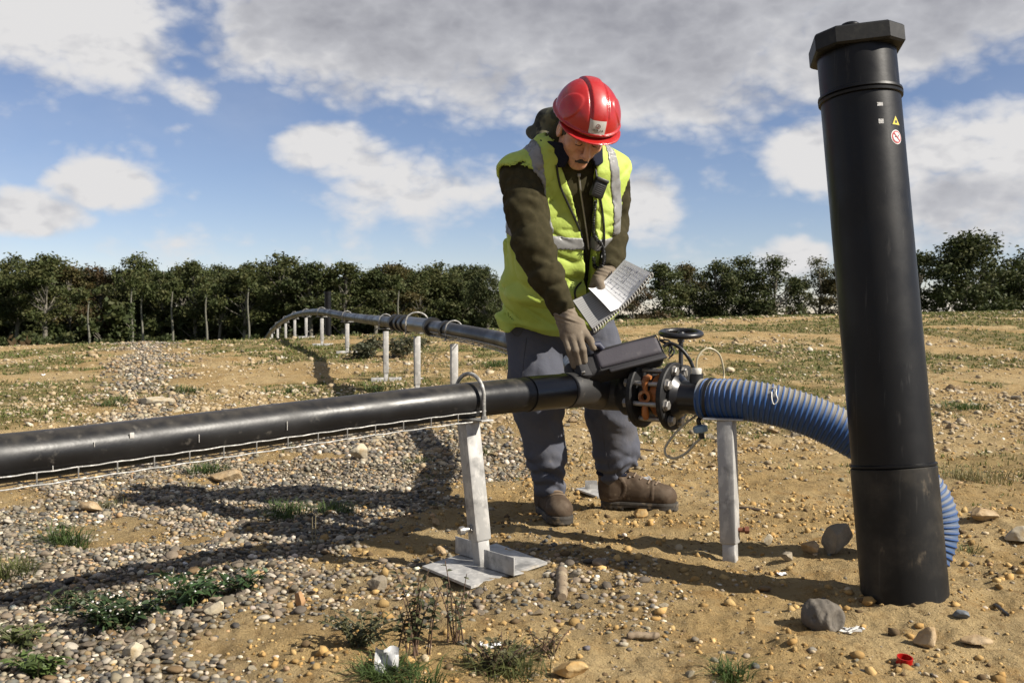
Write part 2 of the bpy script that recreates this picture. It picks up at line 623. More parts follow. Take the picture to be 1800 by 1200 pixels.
def gravel_w(X, Y):
    n = (fbm(X * 2.2 + 3, Y * 2.2 + 8, 4) - .5)
    n2 = (fbm(X * 5 + 13, Y * 5 + 2, 3) - .5)
    w = sst(-.30, .30, poly_sd(X, Y, GRAVEL) + n * .85 + n2 * .45)
    bare = sst(.60, .70, fbm(X * 1.7 + 60, Y * 1.7 + 21, 4, .6))
    w = w * (1 - .85 * bare)
    w = np.maximum(w, sst(-.3, .5, poly_sd(X, Y, STRIP) + n * 1.2))
    w = np.maximum(w, .34 * sst(-.1, .2, poly_sd(X, Y, SPARSE) + n * .7))
    w = np.maximum(w, .75 * sst(-.1, .2, poly_sd(X, Y, BOTTOM) + n * .7))
    return w


def grass_w(X, Y):
    d = np.hypot(X, Y)
    n = fbm(X * .8 + 5, Y * .8 + 77, 5, .66)
    q = X / np.maximum(Y, 1)
    far = sst(4.2, 9, d)
    thr = lerp(.545, .430, sst(5, 16, d)) - .03 * sst(.1, .35, q)
    w = sst(thr, thr + .09, n) * far
    return w * (1 - .8 * gravel_w(X, Y))


def build_ground():
    r = [0.0]
    rr = 0.45
    R = []
    while rr < 42:
        R.append(rr); rr *= 1.03 if rr < 1.7 else (1.0062 if rr < 9 else (1.0085 if rr < 30 else 1.02))
    while rr < 3500: R.append(rr); rr *= 1.14
    R = np.array(R)
    th = np.concatenate([np.linspace(-pi, -1.0, 40, endpoint=False), np.linspace(-1.0, -.62, 60, endpoint=False),
                         np.linspace(-.62, .62, 350, endpoint=False), np.linspace(.62, 1.0, 60, endpoint=False), np.linspace(1.0, pi, 40, endpoint=False)])
    RR, TT = np.meshgrid(R, th, indexing='ij')
    X = RR * np.sin(TT); Y = RR * np.cos(TT)
    Z = G(X, Y)
    nr, nt = X.shape
    V = np.stack([X, Y, Z], -1).reshape(-1, 3)
    i = np.arange(nr - 1)[:, None] * nt; j = np.arange(nt)[None]; j2 = (j + 1) % nt
    Fq = np.stack([i + j, i + nt + j, i + nt + j2, i + j2], -1).reshape(-1, 4)[:, ::-1]
    V = np.vstack([V, [[0, 0, float(G(0, 0))]]])
    col = np.zeros((len(V), 3), np.float32)
    col[:-1, 0] = gravel_w(X, Y).ravel(); col[:-1, 1] = grass_w(X, Y).ravel()
    col[:-1, 2] = sst(45, 80, np.hypot(X, Y)).ravel()
    me = mesh_np('ground', V, Fq, None, True, colors=col)
    m = bpy.data.materials.new('soil'); m.use_nodes = True
    nt_ = m.node_tree; N, L = nt_.nodes.new, nt_.links.new
    b = nt_.nodes['Principled BSDF']; b.inputs['Roughness'].default_value = .95; b.inputs['Specular IOR Level'].default_value = .15
    tc = N('ShaderNodeTexCoord')

    def nz(scale, det=5, rough=.6, off=0):
        mp = N('ShaderNodeMapping'); L(tc.outputs['Object'], mp.inputs[0]); mp.inputs['Location'].default_value = (off, off * .7, 0)
        n = N('ShaderNodeTexNoise'); L(mp.outputs[0], n.inputs['Vector'])
        n.inputs['Scale'].default_value = scale; n.inputs['Detail'].default_value = det; n.inputs['Roughness'].default_value = rough
        return n.outputs['Fac']

    def mapr(v, a, b_, c=0., d=1.):
        n = N('ShaderNodeMapRange'); n.interpolation_type = 'SMOOTHSTEP'; L(v, n.inputs[0])
        for k, x in enumerate((a, b_, c, d)): n.inputs[k + 1].default_value = x
        return n.outputs[0]

    def mix(f, a, c):
        n = N('ShaderNodeMix'); n.data_type = 'RGBA'
        if isinstance(f, float): n.inputs[0].default_value = f
        else: L(f, n.inputs[0])
        for k, x in ((6, a), (7, c)):
            if isinstance(x, tuple): n.inputs[k].default_value = (*x, 1)
            else: L(x, n.inputs[k])
        return n.outputs[2]
    at_ = N('ShaderNodeAttribute'); at_.attribute_name = 'col'
    sp_ = N('ShaderNodeSeparateColor'); L(at_.outputs['Color'], sp_.inputs[0])
    c = mix(mapr(nz(1.3, 5), .38, .62), SOIL_A, SOIL_B)
    c = mix(mapr(nz(6, 6, .65, 3), .5, .72), c, SOIL_C)
    c = mix(mapr(nz(34, 5, .65, 9), .53, .75), c, SOIL_D)
    c = mix(mapr(nz(120, 3, .6, 5), .60, .74, 0, .65), c, SOIL_E)
    c = mix(mapr(nz(170, 2, .5, 15), .64, .72, 0, .55), c, dim((.66, .53, .35)))
    gv = mix(mapr(nz(90, 3), .4, .6), dim((.15, .12, .08)), dim((.27, .23, .17)))
    gm = N('ShaderNodeMath'); gm.operation = 'MULTIPLY'; L(sp_.outputs[0], gm.inputs[0]); L(mapr(nz(14, 4), .25, .5, .55, .95), gm.inputs[1])
    c = mix(gm.outputs[0], c, gv)
    gr = mix(mapr(nz(60, 3), .4, .6), dim((.06, .085, .022)), dim((.15, .15, .05)))
    gm2 = N('ShaderNodeMath'); gm2.operation = 'MULTIPLY'; L(sp_.outputs[1], gm2.inputs[0]); L(mapr(nz(9, 5, .7), .38, .58, .25, .85), gm2.inputs[1])
    c = mix(gm2.outputs[0], c, gr)
    c = mix(sp_.outputs[2], c, (.05, .065, .02))
    L(c, b.inputs['Base Color'])
    b1 = N('ShaderNodeBump'); b1.inputs['Strength'].default_value = .9; b1.inputs['Distance'].default_value = .03; L(nz(42, 6, .7), b1.inputs['Height'])
    b2 = N('ShaderNodeBump'); b2.inputs['Strength'].default_value = .8; b2.inputs['Distance'].default_value = .008; L(nz(190, 3, .65), b2.inputs['Height'])
    b0 = N('ShaderNodeBump'); b0.inputs['Strength'].default_value = .55; b0.inputs['Distance'].default_value = .06; L(nz(15, 7, .72, 4), b0.inputs['Height']); L(b0.outputs[0], b1.inputs['Normal'])
    L(b1.outputs[0], b2.inputs['Normal']); L(b2.outputs[0], b.inputs['Normal'])
    me.materials.append(m)
    o = link('ground', me); tag(o, 'ochre stony ground of a capped mound', kind='structure')


SOIL_A = dim((.52, .36, .158)); SOIL_B = dim((.63, .465, .235)); SOIL_C = dim((.45, .275, .10)); SOIL_D = dim((.29, .18, .075)); SOIL_E = dim((.17, .105, .045))
build_ground()

# ------------------------------------------------------------------ loose stones
ICO1 = ico(1); ICO2 = ico(2); ICO0 = ico(1)
_b = bmesh.new(); bmesh.ops.create_icosphere(_b, subdivisions=1, radius=1); _b.free()


def ico20():
    t = (1 + sqrt(5)) / 2
    V = np.array([(-1, t, 0), (1, t, 0), (-1, -t, 0), (1, -t, 0), (0, -1, t), (0, 1, t), (0, -1, -t), (0, 1, -t), (t, 0, -1), (t, 0, 1), (-t, 0, -1), (-t, 0, 1)], float)
    V /= np.linalg.norm(V[0])
    F = np.array([(0, 11, 5), (0, 5, 1), (0, 1, 7), (0, 7, 10), (0, 10, 11), (1, 5, 9), (5, 11, 4), (11, 10, 2), (10, 7, 6), (7, 1, 8),
                  (3, 9, 4), (3, 4, 2), (3, 2, 6), (3, 6, 8), (3, 8, 9), (4, 9, 5), (2, 4, 11), (6, 2, 10), (8, 6, 7), (9, 8, 1)])
    return V, F


I20 = ico20()
OCT = (np.array([(1, 0, 0), (-1, 0, 0), (0, 1, 0), (0, -1, 0), (0, 0, 1), (0, 0, -1)], float), np.array([(0, 2, 4), (2, 1, 4), (1, 3, 4), (3, 0, 4), (2, 0, 5), (1, 2, 5), (3, 1, 5), (0, 3, 5)]))
I80 = ico(2) if len(ico(1)[0]) == 12 else ico(1)


def stone_cols(n, tan=.25):
    pal = np.array([(.28, .25, .20), (.20, .185, .155), (.15, .15, .142), (.34, .30, .23), (.42, .375, .30), (.10, .103, .105), (.38, .28, .165),
                    (.72, .67, .58), (.42, .29, .16), (.32, .24, .155)])
    p = np.array([.22, .18, .12, .15, .09, .06, .08, .055, .02, .045])
    p[[6, 8, 9]] *= tan / .145 * 1.0; p /= p.sum()
    c = pal[rng.choice(len(pal), n, p=p)]
    return np.clip(c * ALB * np.array([1.06, 1.0, .92]) * (1 + .26 * rng.standard_normal((n, 1))) * (1 + .022 * rng.standard_normal((n, 3))), .025, .6)


def stone_cloud(pos, size, cols, base, squash=(.5, .8), ang=.35):
    """one array mesh of many stones: pos (n,3) centres, size semi-axis"""
    V0, F0 = base; n = len(pos); k = len(V0)
    rough = 1 + ang * (rng.random((n, k, 1)) - .5)
    V = V0[None] * rough
    S = np.stack([np.ones(n), rng.uniform(.6, .95, n), rng.uniform(*squash, n)], 1) * size[:, None]
    V = V * S[:, None]
    tx = rng.normal(0, .28, n); a = rng.uniform(0, 2 * pi, n)
    c, s = np.cos(tx), np.sin(tx)
    y = V[..., 1] * c[:, None] - V[..., 2] * s[:, None]; z = V[..., 1] * s[:, None] + V[..., 2] * c[:, None]
    x = V[..., 0]; c, s = np.cos(a), np.sin(a)
    W = np.stack([x * c[:, None] - y * s[:, None], x * s[:, None] + y * c[:, None], z], -1) + pos[:, None]
    F = (F0[None] + (np.arange(n) * k)[:, None, None]).reshape(-1, 3)
    return W.reshape(-1, 3), F, np.repeat(cols, k, 0)


M_STONE = mat('pebble_stone', (.3, .3, .3), .78, spec=.3, attr='col', layers=((( .38, .29, .17), 60, .52, .75, 4, (1, 1, 1), .45), ((.12, .11, .1), 150, .6, .75, 3, (1, 1, 1), .35)),
              bump=((120, .35, .003, 3),))
M_ROCK = mat('ochre_rock', (.44, .31, .17), .9, spec=.2, layers=(((.56, .43, .27), 14, .45, .65), ((.27, .17, .08), 30, .55, .75)), bump=((18, .8, .012, 6), (90, .5, .004, 3)))
M_GREYROCK = mat('grey_rock', (.32, .27, .20), .9, spec=.2, layers=(((.42, .36, .27), 14, .45, .65), ((.18, .15, .1), 30, .55, .75)), bump=((18, .8, .012, 6), (90, .5, .004, 3)))
M_PALEROCK = mat('pale_rock', (.60, .52, .38), .9, spec=.2, layers=(((.48, .36, .2), 20, .5, .7),), bump=((25, .7, .01, 6),))


def rock_verts(V0, seed, amp=.5, cuts=13):
    """angular stone: a sphere sliced by random planes"""
    r = np.random.default_rng(seed + 100); V = V0.copy()
    for _ in range(cuts):
        n = r.normal(size=3); n /= np.linalg.norm(n); d = r.uniform(.42, .85)
        e = V @ n - d; V = V - np.where(e > 0, e, 0)[:, None] * n * .92
    f = fbm(V[:, 0] * 2 + seed * 3.3 + V[:, 2], V[:, 1] * 2 + seed - V[:, 2] * .7, 4)
    return V * (1 + amp * .5 * (f[:, None] - .5))


def jgrid(x0, x1, y0, y1, s):
    nx, ny = int((x1 - x0) / s), int((y1 - y0) / s)
    gx, gy = np.meshgrid(np.arange(nx), np.arange(ny), indexing='ij')
    X = x0 + (gx + .5 * (gy % 2) + rng.uniform(-.38, .38, gx.shape)) * s
    Y = y0 + (gy + rng.uniform(-.38, .38, gx.shape)) * s
    return X.ravel(), Y.ravel()


# keep loose stuff out of the things that stand on the ground
KEEP = []


def keepout(x, y, r): KEEP.append((x, y, r))


def kept(X, Y, R=0):
    ok = np.ones(len(X), bool)
    for x, y, r in KEEP: ok &= (X - x) ** 2 + (Y - y) ** 2 > (r + R) ** 2
    return ok


keepout(.165, 3.78, .10); keepout(.15, 3.95, .09); keepout(.42, 4.0, .11); keepout(.55, 3.98, .10); keepout(.63, 3.96, .09)
keepout(1.09, 2.75, .13); keepout(-.09, 3.03, .19)


def in_view(X, Y, m=.10): return np.abs(X) < (0.515 + m) * Y + .15


def make_pebbles():
    # near field
    X, Y = jgrid(-3.2, 3.4, 1.75, 5.2, .0165)
    ok = in_view(X, Y); X, Y = X[ok], Y[ok]
    w = gravel_w(X, Y); pr = np.where(w > .05, np.minimum(w * 1.1, 1), 0)
    bg = .03 + .06 * sst(.52, .66, fbm(X * 2.6 + 9, Y * 2.6, 3))
    keep = (rng.random(len(X)) < np.maximum(pr, bg)) & kept(X, Y)
    X, Y, w = X[keep], Y[keep], w[keep]
    n = len(X)
    s = np.exp(rng.normal(np.log(.0086), .36, n)); s = np.clip(s, .0035, .024)
    s = np.where(w < .25, s * rng.uniform(.35, 1.0, n), s)
    z = G(X, Y) + s * np.where(w < .3, rng.uniform(-.15, .25, n), rng.uniform(.05, .38, n))
    P = np.stack([X, Y, z], 1)
    cols = stone_cols(n, .13)
    loose = w < .3
    cols[loose] = stone_cols(int(loose.sum()), .16)
    # far part of the strip and the slope
    ga, gb = jgrid(-6, 3, 5.2, 9, .036), jgrid(-9, 1, 9, 20, .055)
    X2, Y2 = np.r_[ga[0], gb[0]], np.r_[ga[1], gb[1]]
    ok = in_view(X2, Y2); X2, Y2 = X2[ok], Y2[ok]
    w2 = gravel_w(X2, Y2); kp = rng.random(len(X2)) < np.where(w2 > .2, w2, 0)
    X2, Y2 = X2[kp], Y2[kp]; s2 = np.where(Y2 < 9, rng.uniform(.010, .022, len(X2)), rng.uniform(.016, .030, len(X2)))
    P2 = np.stack([X2, Y2, G(X2, Y2) + s2 * .2], 1)
    app = s / Y; order = np.argsort(-app)
    px, py = pix(P[:, 0], P[:, 1], P[:, 2])
    vis = (px > 5) & (px < 1795) & (py < 1192) & (Y < 4.2)
    order = [i for i in order if vis[i]]
    singles = order[:292]
    rest = np.ones(n, bool); rest[singles] = False
    near = rest & (Y < 2.45); mid = rest & (Y >= 2.45)
    a = stone_cloud(P[near], s[near], cols[near], I80, (.35, .75), ang=.30)
    b = stone_cloud(P[mid], s[mid], cols[mid], I20, (.35, .75), ang=.30)
    c = stone_cloud(P2, s2, stone_cols(len(P2), .2), I20, ang=.3)
    V = np.vstack([a[0], b[0], c[0]]); o1, o2 = len(a[0]), len(a[0]) + len(b[0])
    F = np.vstack([a[1], b[1] + o1, c[1] + o2]); K = np.vstack([a[2], b[2], c[2]])
    o = link('gravel', mesh_np('gravel', V, F, M_STONE, True, K))
    tag(o, 'grey and tan rounded gravel spread over the soil', kind='stuff')
    # the ones that show largest: each a thing
    V0, F0 = ico(3)
    mats = []
    for k in range(14):
        c_ = stone_cols(1, .35)[0]
        mats.append(mat(f'pebble_tone_{k}', tuple(c_), .75, spec=.3, layers=((tuple(np.clip(c_ * 1.5 + .03, 0, .8)), 45, .5, .75, 4, (1, 1, 1), .6), (tuple(c_ * .5), 120, .58, .75, 3, (1, 1, 1), .5)), bump=((110, .4, .003, 3),)))
    mes = []
    for k in range(14):
        d = np.array([fbm(V0[:, 0] * 1.1 + k * 3 + V0[:, 2], V0[:, 1] * 1.1 + k * 7 - V0[:, 2], 3)]).T
        v = (V0 if k % 3 else rock_verts(V0, k, .2, 7)) * (1 + .55 * (d - .5)); v = v * np.array([1, .78, .52 - .012 * k])
        mes.append(mesh_np('pebble', v, F0, mats[k], True))
    soil_m = [mat(f'clod_tone_{k}', c_, .95, spec=.1, layers=((tuple(x * 1.25 for x in c_), 40, .5, .7), (tuple(x * .55 for x in c_), 90, .55, .72)), bump=((70, .7, .006),)) for k, c_ in enumerate([(.41, .325, .21), (.33, .255, .165), (.29, .26, .215), (.50, .43, .31)])]
    for k in range(12): mes.append(mesh_np('pebble', rock_verts(V0, k + 40, .45, 14) * np.array([1.1, .85, .62]), F0, soil_m[k % 4], True, sharp=30))
    for i in singles:
        k = int(rng.integers(14)) if (w[i] > .3 or rng.random() < .25) else 14 + int(rng.integers(12))
        o = link('pebble', mes[k], None, tuple(P[i])); sc = s[i] * 1.05
        o.scale = (sc, sc * rng.uniform(.85, 1.15), sc * rng.uniform(.8, 1.1)); o.rotation_euler = (rng.normal(0, .25), rng.normal(0, .25), rng.uniform(0, 6.28))
        tag(o, 'smooth pebble lying loose among the gravel and soil of the foreground', 'pebble', 'foreground pebbles')
    return n, len(P2)


PEB = make_pebbles()


def make_clods():
    # crumbs of soil and small angular stones that roughen the bare earth (too many to count)
    X, Y = jgrid(-3.2, 3.6, 1.75, 6.0, .0205)
    X = X + rng.normal(0, .01, len(X)); ok = in_view(X, Y, .06); X, Y = X[ok], Y[ok]
    d = fbm(X * 4 + 3, Y * 4 + 50, 3)
    kp = (rng.random(len(X)) < (.16 + .62 * sst(.42, .66, d)) * np.minimum(1, 3.2 / Y) * (1 - .7 * gravel_w(X, Y))) & kept(X, Y, -.03)
    X, Y = X[kp], Y[kp]; n = len(X)
    s = np.clip(np.exp(rng.normal(np.log(.0040), .62, n)), .0015, .019)
    P = np.stack([X, Y, G(X, Y) + s * .2], 1)
    t = rng.random((n, 1)); cols = np.array(SOIL_A) * (1 - t) + np.array(SOIL_C) * t
    cols = cols * (1 + .2 * rng.standard_normal((n, 1)))
    lt = rng.random(n) < .12; cols[lt] = ALB * np.array([.62, .50, .33])
    dk = rng.random(n) < .12; cols[dk] = ALB * np.array([.16, .11, .06])
    big = s > .0048
    a1 = stone_cloud(P[big], s[big], np.clip(cols[big], .03, .8), I20, (.55, .9), ang=.7); a2 = stone_cloud(P[~big], s[~big], np.clip(cols[~big], .03, .8), OCT, (.55, .9), ang=.8)
    a = (np.vstack([a1[0], a2[0]]), np.vstack([a1[1], a2[1] + len(a1[0])]), np.vstack([a1[2], a2[2]]))
    # farther: stones scattered over the slope to the crest
    X, Y = [], []
    for y0, y1, st, pr in ((5.0, 9, .044, .48), (9, 16, .078, .52), (16, 30, .14, .55)):
        x, y = jgrid(-.62 * y1, .62 * y1, y0, y1, st)
        k = in_view(x, y) & (rng.random(len(x)) < pr * (.25 + 1.2 * sst(.42, .64, fbm(x * .8, y * .8 + 9, 4))))
        X.append(x[k]); Y.append(y[k])
    X = np.concatenate(X); Y = np.concatenate(Y); n = len(X)
    s = np.clip(np.exp(rng.normal(np.log(.0105), .60, n)) * (.75 + .03 * Y), .004, .065)
    P = np.stack([X, Y, G(X, Y) + s * .12], 1)
    pal = np.array([(.55, .455, .31), (.48, .375, .235), (.62, .55, .42), (.40, .30, .17), (.34, .28, .20), (.74, .68, .56)]) * ALB
    cols = pal[rng.choice(6, n, p=[.25, .33, .07, .24, .08, .03])] * (1 + .12 * rng.standard_normal((n, 1)))
    app = s / Y; order = np.argsort(-app); px, py = pix(P[:, 0], P[:, 1], P[:, 2])
    order = [i for i in order if 5 < px[i] < 1795]
    singles = order[:120]; rest = np.ones(n, bool); rest[singles] = False
    b = stone_cloud(P[rest], s[rest], np.clip(cols[rest], .03, .85), I20, (.4, .8), ang=.7)
    V = np.vstack([a[0], b[0]]); F = np.vstack([a[1], b[1] + len(a[0])]); K = np.vstack([a[2], b[2]])
    o = link('soil_rubble', mesh_np('soil_rubble', V, F, mat('rubble', (.4, .3, .2), .95, spec=.15, attr='col', bump=((70, .5, .006, 4),)), False, K))
    tag(o, 'crumbs of ochre soil and small broken stones', kind='stuff')
    mes = []
    V0, F0 = ico(3)
    for k in range(10):
        mes.append(mesh_np('stone', rock_verts(V0, k, .55) * np.array([1, .75, .55]), F0, (M_ROCK, M_PALEROCK, M_ROCK, M_GREYROCK)[k % 4], True, sharp=30))
    for i in singles:
        o = link('stone', mes[int(rng.integers(10))], None, tuple(P[i])); sc = s[i]
        o.scale = (sc, sc, sc); o.rotation_euler = (rng.normal(0, .2), rng.normal(0, .2), rng.uniform(0, 6.28))
        tag(o, 'rough sandy stone scattered on the slope behind the pipes', 'stone', 'stones scattered over the slope')
    return n


NCL = make_clods()
V3 = ico(4)


def rock(px, py, wpx, hpx, label, m, seed, flat=None, name='rock', yaw=None, cat='rock', depth=.8):
    """a single stone: its base centre at the picture point (px,py), its size in picture pixels"""
    p = gat(px, py); k = p[1] / FPX
    sx, sz = wpx * k / 2, hpx * k / 2
    V = rock_verts(V3[0], seed, .35) * np.array([sx, sx * depth, sz]) * 1.12
    me = mesh_np(name, V, V3[1], m, True, sharp=28)
    o = link(name, me, None, (p[0], p[1] + sx * depth * .3, p[2] + sz * .75))
    o.rotation_euler = (0, 0, yaw if yaw is not None else 0)
    return tag(o, label, cat)


rock(1470, 972, 66, 62, 'large grey angular rock in the shade left of the tall pipe', M_GREYROCK, 3)
rock(1428, 975, 40, 30, 'small brown rock touching the large grey angular rock', M_ROCK, 8)
rock(1632, 1138, 48, 42, 'blocky tan rock on the soil in front of the tall pipe, above the red cap', M_ROCK, 5)
rock(1718, 1133, 58, 20, 'flat tan stone lying right of the blocky tan rock', M_ROCK, 9)
rock(1730, 915, 52, 26, 'long tan rock right of the blue hose bend', M_ROCK, 12)
rock(1690, 1086, 34, 20, 'dark blue grey pebble right of the foot of the tall pipe', mat('slate', (.15, .165, .18), .7, bump=((80, .3, .003),)), 14)
rock(1126, 910, 33, 22, 'ochre yellow stone lying against the toe of the boot', mat('yellow_rock', (.55, .34, .12), .9, layers=(((.62, .45, .22), 30, .45, .7),), bump=((40, .7, .006),)), 21)
rock(232, 1158, 44, 34, 'pale ochre pointed rock below the leafy weed', M_PALEROCK, 23)
rock(527, 1066, 27, 32, 'upright reddish tan stone beside the pebble patch', mat('red_rock', (.46, .27, .13), .9, bump=((40, .7, .006),)), 25)
rock(378, 1080, 38, 26, 'pale cream broken stone beside the leafy weed', mat('cream_rock', (.68, .58, .4), .9, bump=((40, .6, .006),)), 27)
rock(1285, 655, 16, 12, 'pale stone on the slope right of the handwheel', M_PALEROCK, 29)
rock(403, 845, 62, 26, 'flat tan rock in the gravel below the front pipe', M_ROCK, 31)
rock(270, 712, 84, 20, 'long tan rock slab lying on the gravel track behind the front pipe', M_PALEROCK, 33, depth=.45)
rock(632, 808, 34, 34, 'tan rock standing in the gravel between pipe and shadow', M_PALEROCK, 35)
rock(664, 1040, 34, 36, 'square brown rock half sunk in gravel left of the base plate', M_GREYROCK, 37)
rock(1000, 1192, 64, 34, 'smooth ochre boulder at the bottom edge below the wilted weeds', mat('yellow_rock', (.5, .4, .2)), 39)
rock(1790, 950, 50, 34, 'pale rock at the right edge behind the tall pipe', M_PALEROCK, 41)
rock(765, 925, 18, 17, 'small round tan stone on bare soil left of the front support', M_ROCK, 43)
rock(775, 975, 20, 18, 'small round tan stone nearest the bolt of the front support', M_ROCK, 44)
rock(1385, 985, 30, 20, 'dark stone lying left of the large grey rock', M_GREYROCK, 46)
rock(1350, 958, 18, 22, 'little pale stone standing right of the hose support', M_PALEROCK, 47)
rock(160, 900, 40, 24, 'ochre rock at the left edge of the gravel under the pipe', M_ROCK, 48)
rock(306, 610, 20, 7, 'grey slab of stone on the crest before the wood', M_GREYROCK, 50)
rock(158, 614, 15, 7, 'tan boulder on the crest at the left before the wood', M_ROCK, 52)


# ------------------------------------------------------------------ grass
def blades(base, n_per, hgt, spread, lean, cols, wid=.004, seg=2):
    """many curved blades, arrays. base (n,3)"""
    n = len(base); k = n * n_per
    B = np.repeat(base, n_per, 0); H = np.repeat(hgt, n_per) * rng.uniform(.45, 1.1, k)
    a = rng.uniform(0, 2 * pi, k); S = np.repeat(spread, n_per)
    B = B + np.stack([np.cos(a) * S * rng.random(k), np.sin(a) * S * rng.random(k), np.zeros(k)], 1)
    a = a + rng.normal(0, .7, k); le = lean * rng.uniform(.2, 1.2, k)
    dx, dy = np.cos(a), np.sin(a); wx, wy = -dy * wid / 2, dx * wid / 2
    wx = wx * np.repeat(np.maximum(1, base[:, 1] / 4), n_per); wy = wy * np.repeat(np.maximum(1, base[:, 1] / 4), n_per)
    V = np.zeros((k, 5, 3))
    z0 = B[:, 2] - .006
    for i, (t, w) in enumerate(((0, 1), (.5, .8))):
        off = le * H * t * t
        V[:, 2 * i, :] = np.stack([B[:, 0] + dx * off + wx * w, B[:, 1] + dy * off + wy * w, z0 + H * t * (1 - .15 * t)], 1)
        V[:, 2 * i + 1, :] = np.stack([B[:, 0] + dx * off - wx * w, B[:, 1] + dy * off - wy * w, z0 + H * t * (1 - .15 * t)], 1)
    off = le * H
    V[:, 4, :] = np.stack([B[:, 0] + dx * off, B[:, 1] + dy * off, z0 + H * np.maximum(1 - .38 * le, .25)], 1)
    F = np.array([(0, 1, 3), (0, 3, 2), (2, 3, 4)])
    F = (F[None] + (np.arange(k) * 5)[:, None, None]).reshape(-1, 3)
    c = np.repeat(cols, n_per, 0) * (1 + .18 * rng.standard_normal((k, 1)))
    return V.reshape(-1, 3), F, np.repeat(np.clip(c, .01, .6), 5, 0)


M_GRASS = mat('grass_blade', (.1, .15, .04), .65, spec=.3, attr='col', trans=.3)


def make_grass():
    X, Y = [], []
    for y0, y1, st in ((4.0, 8, .062), (8, 15, .10), (15, 31, .18)):
        x, y = jgrid(-.62 * y1, .62 * y1, y0, y1, st)
        k = in_view(x, y); X.append(x[k]); Y.append(y[k])
    X = np.concatenate(X); Y = np.concatenate(Y)
    w = grass_w(X, Y); kp = (rng.random(len(X)) < .9 * w + .02) & kept(X, Y, .02)
    X, Y = X[kp], Y[kp]; n = len(X)
    base = np.stack([X, Y, G(X, Y)], 1)
    t = rng.random((n, 1)); g = np.array([.085, .115, .024]); dry = np.array([.21, .185, .07])
    cols = g * (1 - .4 * t) + dry * .4 * t
    dm = rng.random(n) < .22; cols[dm] = dry * rng.uniform(.7, 1.1, (int(dm.sum()), 1))
    h = rng.uniform(.02, .05, n) * (1 + .5 * sst(8, 25, Y))
    a = blades(base, 7, h, .03 + .004 * Y, .8, cols, .005)
    o = link('grass', mesh_np('grass', a[0], a[1], M_GRASS, True, a[2]))
    tag(o, 'thin green grass starting to cover the slope', kind='stuff')
    return n


NG = make_grass()


def tuft(px, py, wpx, hpx, label, n=90, dry=0.0, group=None, lean=1.5):
    n = int(n * 1.7)
    p = gat(px, py); k = p[1] / FPX
    base = np.tile(p, (6, 1)); base[:, 0] += rng.normal(0, wpx * k * .16, 6); base[:, 1] += rng.normal(0, wpx * k * .16, 6)
    base[:, 2] = G(base[:, 0], base[:, 1])
    g = np.array([.075, .115, .03]) * (1 - dry) + np.array([.27, .22, .10]) * dry
    a = blades(base, max(n // 6, 4), np.full(6, hpx * k * 1.0), np.full(6, wpx * k * .30), lean, np.tile(g, (6, 1)), .0030)
    root = p; a = (a[0], a[1], a[2] * .8)
    o = link('grass_tuft', mesh_np('grass_tuft', a[0] - root, a[1], M_GRASS, True, a[2]), None, tuple(root))
    return tag(o, label, 'grass tuft', group)


tuft(118, 960, 75, 60, 'bushy green grass tuft in the gravel under the left of the front pipe', 150)
tuft(515, 905, 110, 40, 'wide grass tuft at the edge of the pipe shadow in the gravel', 170)
tuft(600, 900, 90, 34, 'grass tuft half in the pipe shadow right of the wide tuft', 120)
tuft(360, 830, 80, 32, 'grass tuft below the front pipe beside the flat tan rock', 120)
tuft(30, 1010, 90, 60, 'straggly grass tuft at the left edge above the leafy weed', 110, .3)
tuft(700, 1195, 130, 60, 'thick green grass at the bottom edge left of the white paper', 200)
tuft(900, 1185, 150, 60, 'dark tangled grass at the bottom edge among the wilted weeds', 170, .3)
tuft(1280, 1195, 60, 60, 'dark grass tuft at the bottom edge left of the red cap', 80)
tuft(1705, 970, 50, 24, 'sparse grass tuft right of the blue hose bend', 34, .3)
tuft(1710, 845, 130, 44, 'dry matted grass behind the tall pipe', 150, .75)
tuft(190, 890, 60, 26, 'low dry grass tuft on the soil under the pipe at the left', 50, .5)
tuft(190, 712, 70, 20, 'grass tuft left of the long rock slab', 90)
tuft(330, 690, 60, 20, 'grass tuft right of the long rock slab', 80)
tuft(500, 690, 90, 18, 'grass tuft behind the front pipe at its middle', 110)
tuft(870, 645, 70, 20, 'grass tuft beside the worker under the far pipe', 80)
tuft(660, 685, 60, 16, 'grass tuft in front of the far pipe supports', 70)
tuft(1330, 690, 60, 18, 'grass tuft behind the blue hose', 70)
tuft(1690, 720, 110, 26, 'grass tuft on the slope right of the tall pipe', 110)
tuft(850, 800, 60, 24, 'grass tuft in the gravel behind the front support', 70, .2)
tuft(735, 815, 70, 20, 'low grass in the gravel where two shadows cross', 60, .2)
# ================================================================== PIPEWORK
DUST = (.30, .27, .23)
M_PIPE = mat('black_polyethylene', (.009, .009, .010), .38, spec=.35, layers=(((.019, .0185, .019), 2.2, .45, .7, 4, (1, 1, 1), .8), ((.22, .20, .17), 24, .60, .76, 7, (1, 1, 1), .5)),
             bump=((60, .12, .002), (9, .15, .01)), rlayer=(5, .30, .50))
M_PIPE_SCUFF = mat('scuffed_polyethylene', (.028, .027, .027), .5, layers=(((.20, .18, .15), 60, .58, .75, 6, (1, 1, 1), .6),), bump=((90, .2, .002),))
M_PIPE_SMOOTH = mat('smooth_polyethylene', (.009, .009, .011), .3, layers=(((.03, .03, .03), 8, .55, .75),))
M_WELL = mat('well_polyethylene', (.004, .004, .005), .40, spec=.26, layers=(((.012, .012, .013), 3, .45, .7, 4, (1, 1, .25), .8), ((.14, .13, .12), 30, .62, .8, 6, (1, 1, .2), .45), ((.16, .16, .155), 75, .62, .74, 3, (1, 1, .025), .16)),
             bump=((50, .1, .002),), rlayer=(6, .34, .5))
